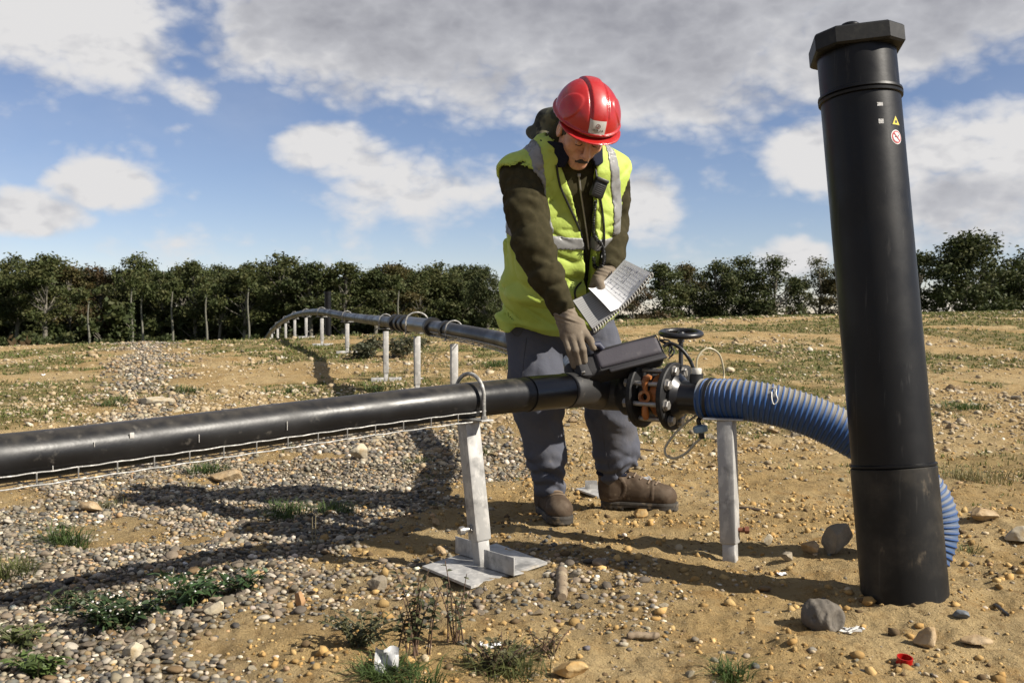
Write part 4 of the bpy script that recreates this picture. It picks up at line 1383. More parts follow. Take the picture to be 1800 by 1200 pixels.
def on_well(pxl, pyl, off=.0006):
    d = ray(pxl, pyl); o_ = np.array([0, 0, CAMH]); w = o_ - wb
    dp = d - wa * (d @ wa); wp_ = w - wa * (w @ wa)
    A = dp @ dp; B_ = 2 * dp @ wp_; C_ = wp_ @ wp_ - (RWL - .001 + off) ** 2
    disc = B_ * B_ - 4 * A * C_
    return None if disc < 0 else o_ + d * ((-B_ - sqrt(disc)) / (2 * A))


def well_patch(pts2, o_ang, o_h, m, name, off, parent):
    """flat print wrapped on the pipe: pts2 are (arc metres, height metres) outline points"""
    V = []
    for s_, h_ in pts2:
        an = o_ang + s_ / RWL; V.append(wb + wa * (o_h + h_) + (RWL - .001 + off) * (cos(an) * Bw[:, 0] + sin(an) * Bw[:, 1]))
    mb = MB(); mb.add(V, [list(range(len(V)))]); return mb.build(name, m, parent)


def ang_h(pxl, pyl):
    q = on_well(pxl, pyl) - wb; h_ = q @ wa; q = q - wa * h_
    return math.atan2(q @ Bw[:, 1], q @ Bw[:, 0]), h_


M_YEL = mat('sign_yellow', (.80, .62, .04), .5); M_SIGNW = mat('sign_white', (.78, .77, .75), .5); M_SIGNR = mat('sign_red', (.55, .04, .06), .5); M_INK = mat('sign_black', (.015, .015, .015), .5)
M_GREYLAB = mat('worn_label', (.55, .55, .54), .6, layers=(((.12, .12, .12), 120, .5, .65),))
a1, h1 = ang_h(1574.5, 213)
tri = lambda r_: [(r_ * cos(a), r_ * sin(a) - .002) for a in (pi / 2, pi / 2 + 2.0944, pi / 2 + 4.18879)]
def dens(poly, n=8):
    out = []
    for i in range(len(poly)):
        p, q = poly[i], poly[(i + 1) % len(poly)]
        out += [(p[0] + (q[0] - p[0]) * t / n, p[1] + (q[1] - p[1]) * t / n) for t in range(n)]
    return out
sg = well_patch(dens(tri(.0205)), a1, h1, M_INK, 'warning_triangle', .0008, root)
well_patch(dens(tri(.0165)), a1, h1, M_YEL, 'triangle_field', .0014, sg)
well_patch([(.0045 * cos(a), .0045 * sin(a) - .002) for a in np.linspace(0, 2 * pi, 12, endpoint=False)], a1, h1, M_INK, 'triangle_symbol', .0020, sg)
a1, h1 = ang_h(1576, 241)
circ = lambda r_, n=36: [(r_ * cos(a), r_ * sin(a)) for a in np.linspace(0, 2 * pi, n, endpoint=False)]
sg = well_patch(circ(.0205), a1, h1, M_SIGNW, 'prohibition_sign', .0008, root)
well_patch(circ(.0178), a1, h1, M_SIGNR, 'red_ring', .0014, sg); well_patch(circ(.0138), a1, h1, M_SIGNW, 'sign_field', .0020, sg)
well_patch([(-.009, -.0012), (.006, -.0012), (.006, .0012), (-.009, .0012)], a1, h1, M_INK, 'match_symbol', .0026, sg)
well_patch([(.005, .001), (.008, .004), (.0075, .0075), (.0045, .005)], a1, h1, M_INK, 'flame_symbol', .0026, sg)
ca = cos(-.785); well_patch([(-.0142 * .707 - .0012, .0142 * .707 - .0012), (-.0142 * .707 + .0012, .0142 * .707 + .0012), (.0142 * .707 + .0012, -.0142 * .707 + .0012), (.0142 * .707 - .0012, -.0142 * .707 - .0012)], a1, h1, M_SIGNR, 'red_bar', .0032, sg)
for px_, py_, w_, h_ in ((1547, 183, .017, .010), (1549, 213, .015, .013)):
    a1, h1 = ang_h(px_, py_); well_patch(dens([(-w_ / 2, -h_ / 2), (w_ / 2, -h_ / 2), (w_ / 2, h_ / 2), (-w_ / 2, h_ / 2)], 4), a1, h1, M_GREYLAB, 'worn_label', .0008, root)

# far vent pipe against the wood
vb = at(578, 600, 36); vb[2] = float(G(vb[0], vb[1])) - .1; vt = at(576, 517, 36)
root = empty('well_pipe', tuple(vb), 'distant dark upright vent pipe in front of the wood, behind the far pipe', 'well pipe')
d_ = vt - vb; Lv = np.linalg.norm(d_)
mb = MB(); mb.lathe([(.115, 0), (.115, Lv)], vb, d_, 24); mb.build('tube', M_WELL, root)
mb = MB(); mb.lathe([(.13, Lv - .001), (.13, Lv + .10)], vb, d_, 12); mb.build('cap', M_WELL, root)
# ================================================================== WORKER
M_SKIN = mat('skin', (.60, .315, .20), .5, spec=.4, layers=(((.42, .19, .12), 30, .45, .7),), bump=((220, .12, .001),), alb=.92)
M_FLEECE = mat('olive_fleece', (.047, .041, .021), .95, spec=.1, layers=(((.062, .053, .028), 40, .4, .65),), bump=((300, .35, .002, 2), (30, .25, .004)))
M_VEST = mat('lime_vest', (.64, .80, .15), .6, spec=.35, layers=(((.54, .70, .12), 7, .45, .7), ((.42, .50, .12), 18, .66, .82, 5, (1, 1, 1), .5)), bump=((18, .45, .012, 5), (120, .15, .001)), trans=.12)
M_BAND = mat('grey_reflective', (.30, .30, .295), .45, spec=.5, layers=(((.20, .20, .20), 25, .45, .7),), bump=((60, .25, .002),))
M_NAVY = mat('navy_fleece', (.020, .022, .036), .95, spec=.1, bump=((160, .5, .004, 3),))
M_HOOD = mat('camo_hood', (.055, .058, .04), .9, layers=(((.16, .15, .09), 14, .52, .62, 2), ((.02, .022, .018), 20, .55, .63, 2)), bump=((60, .4, .004),))
M_TROUSER = mat('grey_trousers', (.104, .110, .138), .9, spec=.2, layers=(((.130, .13, .148), 8, .45, .65), ((.25, .20, .14), 22, .64, .8, 5, (1, 1, 1), .5)), bump=((160, .25, .0015, 2), (9, .4, .012, 5)))
M_BOOT = mat('brown_boot', (.095, .066, .044), .8, spec=.15, layers=(((.15, .112, .08), 18, .45, .68), ((.30, .24, .17), 40, .6, .8, 5, (1, 1, 1), .7)), bump=((80, .3, .002), (15, .3, .006)))
M_SOLE = mat('boot_sole', (.045, .038, .03), .8, layers=(((.22, .17, .11), 35, .5, .72),))
M_LACE = mat('boot_lace', (.24, .17, .11), .8)
M_GLOVE = mat('taupe_glove', (.25, .205, .155), .95, spec=.15, layers=(((.19, .15, .11), 20, .45, .7), ((.33, .28, .22), 60, .6, .8)), bump=((260, .4, .002, 2), (40, .3, .004)))
M_RED = mat('red_helmet', (.52, .014, .012), .3, spec=.5, coat=.3, layers=(((.42, .02, .018), 9, .45, .7), ((.55, .22, .20), 60, .68, .78, 6, (1, 1, 1), .6)), bump=((4, .05, .01),), rlayer=(14, .28, .5))
M_HAIR = mat('dark_hair', (.045, .033, .024), .8, layers=(((.14, .12, .10), 90, .5, .7, 3, (1, 1, .2)),), bump=((150, .6, .004, 2, (1, 1, .15)),))
M_MOUST = mat('moustache', (.075, .058, .045), .8, bump=((200, .6, .003),))
M_EYE = mat('eye', (.55, .52, .48), .25)
M_DARK = mat('lash_shadow', (.02, .014, .011), .8)  # near-black for the lash line and the painted eye slit shadow
M_ZIP = mat('zip_metal', (.40, .38, .35), .4, metal=.6)

man = empty('person', (0.33, 3.9, float(G(.33, 3.9))), 'worker in red hard hat and lime vest bending over the valve with a notepad', 'person')

# ---- head frame
HY, HP_, HR_ = rad(14), rad(46), rad(4)
Fw = np.array([sin(HY) * cos(HP_), -cos(HY) * cos(HP_), -sin(HP_)])
Lf = np.array([cos(HY), sin(HY), 0.0]); Up = np.cross(Lf, Fw); Up = Up if Up[2] > 0 else -Up
Lf, Up = cos(HR_) * Lf - sin(HR_) * Up, sin(HR_) * Lf + cos(HR_) * Up
HB = np.stack([Lf, Fw, Up], 1)
HO = at(1022, 230, 3.57)


def hw_(p): return HO + HB @ np.asarray(p, float)


def head_sdf(x, y, z):
    d = ell(x, y, z, (0, -.012, .035), (.076, .098, .092))
    d = smin(d, ell(x, y, z, (0, .022, -.045), (.062, .070, .075)), .035)
    d = smin(d, ell(x, y, z, (0, .066, -.098), (.030, .024, .020)), .022)
    ax_ = np.abs(x)
    d = smin(d, ell(ax_, y, z, (.046, .058, -.022), (.022, .022, .020)), .02)
    d = smin(d, ell(ax_, y, z, (.050, .01, -.07), (.016, .03, .03)), .025)
    d = smin(d, ell(ax_, y, z, (.027, .084, .030), (.024, .011, .009)), .014)
    d = smax(d, -ell(ax_, y, z, (.031, .103, .006), (.017, .016, .010)), .012)
    d = smin(d, rcone(x, y, z, (0, .090, .018), (0, .116, -.030), .0085, .0130), .010)
    d = smin(d, ell(ax_, y, z, (.0125, .106, -.034), (.009, .011, .008)), .006)
    d = smin(d, ell(x, y, z, (0, .086, -.060), (.026, .014, .012)), .012)
    d = smin(d, ell(x, y, z, (0, .0935, -.0675), (.021, .008, .0045)), .005)
    d = smin(d, ell(x, y, z, (0, .0915, -.0775), (.018, .008, .0055)), .005)
    d = smax(d, -ell(x, y, z, (0, .104, -.0722), (.022, .010, .0016)), .003)
    e = ell(ax_, y, z, (.079, -.006, -.008), (.009, .020, .031)); e = smax(e, -ell(ax_, y, z, (.088, -.001, -.006), (.006, .010, .018)), .006)
    d = smin(d, e, .008)
    # nasolabial crease and neck
    d = d + .0018 * np.exp(-((ax_ - .030 - (-.03 - z) * .25) / .004) ** 2) * ((z < -.03) & (z > -.085) & (y > .04))
    d = smin(d, rcone(x, y, z, (0, -.025, -.06), (0, -.085, -.15), .056, .064), .03)
    return d


P, Q = surfnet(head_sdf, (-.1, -.17, -.23), (.1, .145, .14), .0030)
Vh = HO + P @ HB.T
# forearm skin seen between cuff and glove, continuous with the wrist
WR = at(995, 553, 3.455); CUFF = at(986, 536, 3.455)
P2, Q2 = surfnet(lambda x, y, z: rcone(x, y, z, CUFF + np.array([-.03, 0, .06]), WR + np.array([.004, 0, -.03]), .036, .031), WR - .13, WR + .16, .006)
body = link('body', mesh_np('body', Vh - np.array(wloc(man)), Q, M_SKIN, True), man)
link('forearm', mesh_np('forearm', P2 - np.array(wloc(man)), Q2, M_SKIN, True), man)

HPX = lambda f: (lambda X, Y, Z: f(*(np.einsum('ij,jklm->iklm', HB.T, np.stack([X - HO[0], Y - HO[1], Z - HO[2]])))))


def head_part(name, f, lo, hi, h, m, parent=man):
    P, Q = surfnet(f, lo, hi, h)
    return link(name, mesh_np(name, HO + P @ HB.T - np.array(wloc(parent)), Q, m, True), parent)


head_part('hair', lambda x, y, z: smax(smax(ell(x, y, z, (0, -.016, .025), (.0815, .100, .100)), z - .085, .004), np.maximum(y - .035 + np.maximum(0, -z) * .9, -(z + .085)), .008) + .0015 * np.sin(x * 700 + y * 300), (-.1, -.13, -.1), (.1, .06, .08), .004, M_HAIR)
head_part('moustache', lambda x, y, z: smin(rcone(np.abs(x), y, z, (.002, .1035, -.0575), (.022, .0925, -.0665), .0072, .0040), rcone(np.abs(x), y, z, (.0, .104, -.056), (.012, .1, -.06), .006, .006), .004) + .0008 * np.sin(x * 1400), (-.04, .07, -.09), (.04, .12, -.04), .002, M_MOUST)
for s in (1, -1):
    mb = MB(); mb.tube([hw_((s * x, y, z)) for x, y, z in ((.014, .0965, .026), (.026, .0975, .0305), (.040, .089, .029), (.050, .076, .022))], [.003, .0042, .0038, .002], 8); mb.build('eyebrow', M_MOUST, man)
    mb = MB(); mb.lathe([(.0005, -.0112), (.008, -.008), (.0113, 0), (.008, .008), (.0005, .0112)], hw_((s * .031, .0815, .004)), Fw, 16); mb.build('eyeball', M_EYE, man, 60)
    mb = MB(); mb.tube([hw_((s * x, y, z)) for x, y, z in ((.019, .0895, .003), (.026, .0935, .0025), (.034, .0935, .0015), (.043, .086, .000))], [.0012, .0018, .0018, .001], 6); mb.build('lash_shadow_line', M_DARK, man)  # dark lash line, also painting in the slit shadow of each eye
    P_, Q_ = surfnet(lambda x, y, z: np.maximum(ell(x, y, z, (s * .031, .0815, .004), (.0128, .0128, .0122)), -(z - .0025)), (s * .031 - .02, .06, -.012), (s * .031 + .02, .1, .02), .0015)
    link('eyelid', mesh_np('eyelid', HO + P_ @ HB.T - np.array(wloc(man)), Q_, M_SKIN, True), man)


# ---- hard hat
def helmet_sdf(x, y, z):
    z = z - .022
    base = .040 + .11 * y
    d = ell(x, y, z, (0, -.002, .046), (.114, .140, .120))
    # raised crown ridge with a groove either side, and the side bosses
    cr = ell(x, y, z, (0, -.002, .048), (.114, .143, .1245))
    d = smin(d, np.maximum(cr, np.abs(x) - .027), .002)
    g_ = np.exp(-((np.abs(x) - .0315) / .0035) ** 2) * sst(.085, .11, z) * .0045
    d = d + g_
    ax_ = np.abs(x)
    bo = np.maximum(d - .0032, (np.sqrt(((y - .040) / .042) ** 2 + ((z - .098) / .046) ** 2) - 1) * .04); bo = np.maximum(bo, .05 - ax_); d = smin(d, bo, .003)
    d = np.maximum(d, base - z)
    inner = ell(x, y, z, (0, -.002, .040), (.107, .133, .112)); d = np.maximum(d, -inner)
    # peak and rim
    zz = z - (base - .002 - .45 * np.maximum(y - .07, 0) ** 1.0 * .35 - .6 * x * x)
    outl = np.sqrt((x / .112) ** 2 + ((y - .055) / np.where(y > .055, .113, .5)) ** 2)
    pk = np.maximum(np.maximum(np.abs(zz) - .0026, (outl - 1) * .10), .045 - y)
    rim = np.maximum(np.abs(z - base - .004) - .0042, np.abs(ell(x, y, z, (0, -.002, .046), (.119, .145, .125))) - .003)
    d = smin(d, rim, .004)
    pk = np.maximum(pk, -ell(x, y, z, (0, -.002, .040), (.105, .131, .112)))
    return smin(d, pk, .006)


P, Q = surfnet(helmet_sdf, (-.135, -.16, -.02), (.135, .19, .21), .0033)
helmet = link('hard_hat', mesh_np('hard_hat', HO + P @ HB.T - np.array(wloc(man)), Q, M_RED, True), man)


def march(f, o, d, t0, t1, n=400):
    t = np.linspace(t0, t1, n); p = o[:, None] + d[:, None] * t
    v = f(p[0][:, None, None], p[1][:, None, None], p[2][:, None, None]).ravel()
    k = np.argmax(v < 0)
    if v[k] >= 0: return None
    if k == 0: return p[:, 0]
    a = v[k - 1] / (v[k - 1] - v[k]); return p[:, k - 1] + (p[:, k] - p[:, k - 1]) * a


# sticker on the front of the hat: a grid laid on its surface, lettering above it
def hat_pt(u, v, off):
    o_ = np.array([u, .25, .130 + v]); p = march(helmet_sdf, o_, np.array([0, -1.0, -.18]), 0, .3)
    e = 1e-3; f1 = lambda a, b, c: float(helmet_sdf(np.array([[[a]]]), np.array([[[b]]]), np.array([[[c]]]))[0, 0, 0])
    n = np.array([f1(p[0] + e, p[1], p[2]) - f1(p[0] - e, p[1], p[2]), f1(p[0], p[1] + e, p[2]) - f1(p[0], p[1] - e, p[2]), f1(p[0], p[1], p[2] + e) - f1(p[0], p[1], p[2] - e)])
    n /= np.linalg.norm(n)
    return hw_(p + n * off)


SX, SZ0 = -.004, -.002


def hat_grid(u0, u1, v0, v1, nu, nv, off):
    V = [hat_pt(SX + u0 + (u1 - u0) * i / nu, SZ0 + v0 + (v1 - v0) * j / nv, off) for i in range(nu + 1) for j in range(nv + 1)]
    F = [[i * (nv + 1) + j, (i + 1) * (nv + 1) + j, (i + 1) * (nv + 1) + j + 1, i * (nv + 1) + j + 1] for i in range(nu) for j in range(nv)]
    return V, F


mb = MB(); mb.add(*hat_grid(-.0285, .0285, -.022, .024, 8, 6, .0012)); st_o = mb.build('sticker', mat('sticker_white', (.72, .70, .66), .5), helmet)


def hat_stroke(pts, wd, m, name, off=.0022):
    mb = MB(); P_ = [hat_pt(SX + a, SZ0 + b, off) for a, b in pts]
    mb.tube(P_, wd, 6); return mb.build(name, m, st_o)


M_LOGO = mat('logo_red', (.20, .03, .03), .5)
# letters drawn as strokes (x in letter widths, y 0..1)
GL = {'V': [[(0, 1), (.5, 0), (1, 1)]], 'E': [[(1, 1), (0, 1), (0, 0), (1, 0)], [(0, .5), (.8, .5)]], 'O': [[(.5 + .5 * cos(a), .5 + .5 * sin(a)) for a in np.linspace(0, 6.283, 11)]],
      'L': [[(0, 1), (0, 0), (.9, 0)]], 'I': [[(.5, 1), (.5, 0)]], 'A': [[(0, 0), (.5, 1), (1, 0)], [(.25, .4), (.75, .4)]]}
lw, gap = .0054, .0017; x0 = -(6 * lw + 5 * gap) / 2
for i, ch in enumerate('VEOLIA'):
    mb = MB()
    for stp in GL[ch]:
        mb.tube([hat_pt(SX + (x0 + i * (lw + gap) + lw * a), SZ0 + (-.0105 + .0062 * b), .0016) for a, b in stp], .00055, 5)
    mb.build('letter', M_INK, st_o)
hat_stroke([(.0072 * cos(a), .0065 + .0072 * sin(a)) for a in np.linspace(0, 2 * pi, 21)], .0008, M_LOGO, 'logo_ring', .0016)
hat_stroke([(0, .0035), (0, .0085)], .0013, M_LOGO, 'logo_drop', .0016)
hat_stroke([(-.004, .001), (0, .004), (.004, .001)], .0008, M_LOGO, 'logo_drop', .0016)
hat_stroke([(-.009, -.0145), (.009, -.0145)], .0003, M_INK, 'small_line', .0016)

# ---- torso frame
YT = rad(20)
H0 = at(981, 556, 3.94); N0 = at(995, 262, 3.68)
Sv = N0 - H0; TL = np.linalg.norm(Sv); Sv /= TL
Lat = np.array([cos(YT), sin(YT), 0]); Lat = Lat - Sv * (Lat @ Sv); Lat /= np.linalg.norm(Lat)
Fr = np.cross(Sv, Lat); Fr = Fr if Fr[1] < 0 else -Fr
TB = np.stack([Lat, Fr, Sv], 1)
SHR = at(915, 312, 3.60); SHL = at(1073, 306, 3.79)


def tloc(X, Y, Z):
    a, b, c = X - H0[0], Y - H0[1], Z - H0[2]
    return a * Lat[0] + b * Lat[1] + c * Lat[2], a * Fr[0] + b * Fr[1] + c * Fr[2], (a * Sv[0] + b * Sv[1] + c * Sv[2]) / TL


_tt = [-.1, 0, .12, .3, .5, .7, .82, .9, .97, 1.05]
_ta = [.215, .226, .232, .226, .218, .210, .198, .178, .125, .08]
_tb = [.165, .172, .176, .168, .160, .150, .136, .122, .096, .07]


def torso(X, Y, Z, grow=0.0, bot=-.02):
    x, y, t = tloc(X, Y, Z)
    a = np.interp(t, _tt, _ta) + grow; b = np.interp(t, _tt, _tb) + grow
    y = y - .018 * np.sin(np.clip(t, 0, 1) * pi) + .012
    e = (np.abs(x / a) ** 2.5 + np.abs(y / b) ** 2.5 + 1e-9) ** .4
    d = (e - 1) * np.minimum(a, b) * .85
    d = np.maximum(d, (bot - t) * TL); d = np.maximum(d, (t - 1.05) * TL)
    return d


def folds(X, Y, Z, amp, seed=0):
    r = np.random.default_rng(seed); s = 0
    for i in range(7):
        k = r.normal(size=3) * np.array([1, 1, .8]); k = k / np.linalg.norm(k) * r.uniform(18, 62)
        s = s + np.sin(k[0] * X + k[1] * Y + k[2] * Z + r.uniform(0, 6) + 1.2 * np.sin(9 * X + 7 * Z + i)) / 7
    return amp * s


SH_R = [at(940, 292, 3.66), SHR]; SH_L = [at(1045, 290, 3.74), SHL]
EL_R = at(938, 432, 3.49); WRp = at(988, 540, 3.455)
EL_L = at(1077, 386, 3.87); WL_ = at(1072, 474, 3.69)


def sleeve(X, Y, Z, pts, rs, seed, amp):
    d = chain(X, Y, Z, pts, rs, .03)
    # rings of gathered cloth along the arm
    a = np.asarray(pts[0]); b = np.asarray(pts[-1]); u = (b - a) / np.linalg.norm(b - a)
    s = (X - a[0]) * u[0] + (Y - a[1]) * u[1] + (Z - a[2]) * u[2]
    w = np.sin(s * 118 + 2.2 * np.sin(X * 34 + Y * 29 + seed) + 1.5 * np.sin(Z * 22 + seed)) * (.55 + .45 * np.sin(s * 27 + X * 40 + seed))
    w2 = np.sin(s * 63 + 3 * np.sin(X * 21 - Y * 25 + seed))
    return d + amp * w + amp * .9 * w2


def jacket(X, Y, Z):
    d = torso(X, Y, Z, -.032, .02)
    d = smin(d, rcone(X, Y, Z, N0 + (SHR - N0) * .25, SHR, .075, .072), .04)
    d = smin(d, rcone(X, Y, Z, N0 + (SHL - N0) * .25, SHL, .072, .066), .04)
    r1 = sleeve(X, Y, Z, [SHR, at(925, 365, 3.54), EL_R, at(962, 488, 3.465), WRp], [.071, .075, .070, .056, .045], 1.0, .0034)
    r2 = sleeve(X, Y, Z, [SHL, at(1079, 345, 3.84), EL_L, at(1076, 432, 3.79), WL_], [.066, .061, .059, .053, .043], 2.0, .0036)
    d = smin(d, r1, .03); d = smin(d, r2, .03) + creases(X, Y, Z, .0055, 62, 4)
    d = smin(d, rcone(X, Y, Z, N0 - Sv * .03 + Fr * .01, N0 + Sv * .045 + Fr * .015, .082, .070), .03)
    # open cuff
    cd = WRp - np.asarray(at(962, 488, 3.465)); cd /= np.linalg.norm(cd)
    s = (X - WRp[0]) * cd[0] + (Y - WRp[1]) * cd[1] + (Z - WRp[2]) * cd[2]
    near = (X - WRp[0]) ** 2 + (Y - WRp[1]) ** 2 + (Z - WRp[2]) ** 2 < .02
    d = np.where(near, np.maximum(d, s - .022), d)
    cd2 = WL_ - np.asarray(at(1076, 432, 3.79)); cd2 /= np.linalg.norm(cd2)
    s = (X - WL_[0]) * cd2[0] + (Y - WL_[1]) * cd2[1] + (Z - WL_[2]) * cd2[2]
    near = (X - WL_[0]) ** 2 + (Y - WL_[1]) ** 2 + (Z - WL_[2]) ** 2 < .006
    return np.where(near, np.maximum(d, s - .018), d)


jk = sdf_obj('jacket', jacket, (-.07, 3.25, .60), (.56, 4.2, 1.52), .0070, M_FLEECE, man)


def vest_front(t):
    """centre and half width of the open front at height t (0 hem, 1 neck), in metres across the chest"""
    return np.interp(t, [0, .12, .2, .5, .8, 1.0], [.045, .048, .050, .046, .026, .010]), np.interp(t, [0, .1, .16, .3, .5, .8, 1.0], [-.02, -.01, .004, .014, .021, .050, .080])


def vest_full(X, Y, Z, grow=0.0):
    d = torso(X, Y, Z, grow, -.01)
    for a, b, r0, r1 in ((N0 + (SHR - N0) * .2, SHR + (SHR - N0) * .10, .088, .090), (N0 + (SHL - N0) * .2, SHL + (SHL - N0) * .06, .088, .088)):
        c = rcone(X, Y, Z, a, b, r0 + grow, r1 + grow)
        d = smin(d, c, .035)
    x, y, t = tloc(X, Y, Z)
    # loose cloth: vertical drapes that grow toward the hem, creases over the belly
    w = 1 - np.clip(t, 0, 1) * .6
    d = d + w * (.0055 * np.sin(x * 34 + 3 * np.sin(t * 6) + 1.0) + .004 * np.sin(t * 24 + x * 26 + 1.4 * np.sin(x * 30))) + folds(X, Y, Z, .010, 4) * (.5 + w)
    # fold over the waist under the belt band
    d = d - .010 * np.exp(-((t - .26 - .25 * (x - .02)) / .035) ** 2) * sst(.0, .08, y) + .010 * np.exp(-((t - .33 - .2 * (x - .05)) / .03) ** 2) * sst(.0, .08, y)
    d = d - .006 * np.exp(-((t - .035) / .02) ** 2) + creases(X, Y, Z, .0075, 61, 4) * sst(.02, .10, t)
    return d


def armholes(X, Y, Z):
    # cut the shoulder caps across the arm so the sleeves come out of openings
    uR = SHR - N0; uR = uR / np.linalg.norm(uR); uL = SHL - N0; uL = uL / np.linalg.norm(uL)
    a = (X - SHR[0]) * uR[0] + (Y - SHR[1]) * uR[1] + (Z - SHR[2]) * uR[2]
    b = (X - SHL[0]) * uL[0] + (Y - SHL[1]) * uL[1] + (Z - SHL[2]) * uL[2]
    h1 = rcone(X, Y, Z, SHR - uR * -.015 + np.array([0, -.02, -.02]), at(938, 390, 3.47), .084, .088)
    h2 = rcone(X, Y, Z, SHL + uL * .035 + np.array([0, 0, -.040]), at(1100, 375, 3.86), .075, .080)
    top = np.maximum(a - .052, b - .036)
    return top, h1, h2


def vest(X, Y, Z):
    d = vest_full(X, Y, Z)
    x, y, t = tloc(X, Y, Z)
    c, hw2 = vest_front(t)
    d = np.maximum(d, np.where((y > .02), hw2 - np.abs(x - c), -1))
    # neck hole
    d = np.maximum(d, .085 - np.sqrt((x + .0) ** 2 + (y - .02) ** 2 + (np.maximum(t - .96, 0) * 0) ** 2) - np.where(t > .86, 0, 1))
    top, h1, h2 = armholes(X, Y, Z)
    d = np.maximum(d, np.where(t > .72, top, -1))
    d = np.maximum(d, np.where(t > .5, -h1, -1)); d = np.maximum(d, np.where(t > .5, -h2, -1))
    # a shell, open below
    inner = vest_full(X, Y, Z, -.011)
    return np.maximum(d, np.where(t < .10, -inner, -1))


VLO, VHI = (-.12, 3.35, .70), (.60, 4.25, 1.50)
vest_o = sdf_obj('vest', vest, VLO, VHI, .0066, M_VEST, man)


def band_h(X, Y, Z):
    x, y, t = tloc(X, Y, Z)
    t0 = .530 - .2 * x
    return np.maximum(np.maximum(vest(X, Y, Z) - .0032, np.abs(t - t0) - .036), -(vest(X, Y, Z) + .006))


def band_v(side):
    def f(X, Y, Z):
        x, y, t = tloc(X, Y, Z)
        cx = np.interp(t, [.45, .7, .95], [.172, .172, .160]) if side > 0 else np.interp(t, [.45, .62, .8, .95], [-.104, -.114, -.140, -.152])
        v = vest(X, Y, Z)
        e = np.maximum(v - .0030, -(v + .006)); e = np.maximum(e, np.abs(x - cx) - .023)
        return np.maximum(e, .57 - .2 * x - t)
    return f


b_ = sdf_obj('reflective_band', band_h, VLO, VHI, .0060, M_BAND, man)
for s in (1, -1): sdf_obj('shoulder_band', band_v(s), VLO, VHI, .0060, M_BAND, man)

# collar flaps and hood
NB = N0 + Sv * .01


def collar(X, Y, Z):
    x, y, t = tloc(X, Y, Z); z = (t - 1) * TL
    r = np.sqrt((x / 1.12) ** 2 + (y - .012) ** 2)
    d = np.abs(r - (.098 + .30 * np.maximum(.03 - z, 0))) - .011
    d = smax(d, np.abs(z - .005 + .0) - .045, .012)
    d = np.maximum(d, np.where(y > .0, .028 + (.045 - z) * .35 - np.abs(x - .01), -1))
    return d + folds(X, Y, Z, .006, 9)


sdf_obj('collar', collar, N0 - .2, N0 + .2, .006, M_NAVY, man)


def hood(X, Y, Z):
    c1, c2, c3 = at(938, 232, 3.80), at(962, 214, 3.76), at(985, 205, 3.72)
    d = smin(rcone(X, Y, Z, at(955, 262, 3.74), c2, .055, .042), rcone(X, Y, Z, c1, c3, .020, .032), .03)
    d = smin(d, rcone(X, Y, Z, at(940, 240, 3.76), at(935, 232, 3.84), .022, .026), .02)
    d = smin(d, rcone(X, Y, Z, at(990, 210, 3.75), at(1040, 240, 3.80), .045, .05), .03)
    return d + folds(X, Y, Z, .013, 21)


sdf_obj('hood', hood, at(985, 235, 3.76) - .2, at(985, 235, 3.76) + .22, .006, M_HOOD, man)


# surface points for zips and cords
def surf(px_, py_, f, off=.003, t0=3.2, t1=4.2):
    p = march(f, np.array([0, 0, CAMH]), ray(px_, py_), t0, t1, 700)
    if p is None: return None
    return p - ray(px_, py_) * off


def line_on(pts, f, off=.003, n=60):
    S = spline([(a, b, 0) for a, b in pts], n); out = []
    for a, b, _ in S:
        q = surf(a, b, f, off)
        if q is not None: out.append(q)
    out = np.array(out)
    k = np.ones(7) / 7
    if len(out) > 14:
        pad = np.vstack([np.repeat(out[:1], 3, 0), out, np.repeat(out[-1:], 3, 0)]); out = np.stack([np.convolve(pad[:, i], k, 'valid') for i in range(3)], 1)
    return out


both = lambda X, Y, Z: np.minimum(jacket(X, Y, Z), vest(X, Y, Z))
mb = MB(); mb.tube(line_on([(1017, 303), (1021, 340), (1027, 380), (1033, 420), (1035, 440)], jacket, .003), .0038, 6); mb.build('jacket_zip', M_ZIP, man)
mb = MB(); mb.box(surf(1018, 308, jacket, .006), (.012, .006, .014), None, .002); mb.build('zip_slider', M_ZIP, man)
for pts in ([(978, 288), (984, 325), (1000, 362), (1018, 402), (1029, 440), (1033, 470), (1028, 490), (1014, 503), (1009, 515), (1014, 530), (1018, 545)], [(1046, 290), (1052, 330), (1060, 380), (1062, 425), (1056, 455)]):
    L_ = line_on(pts, both, .004, 90)
    mb = MB(); mb.tube(L_, .0042, 7); mb.build('vest_zip', M_BLACK, man)


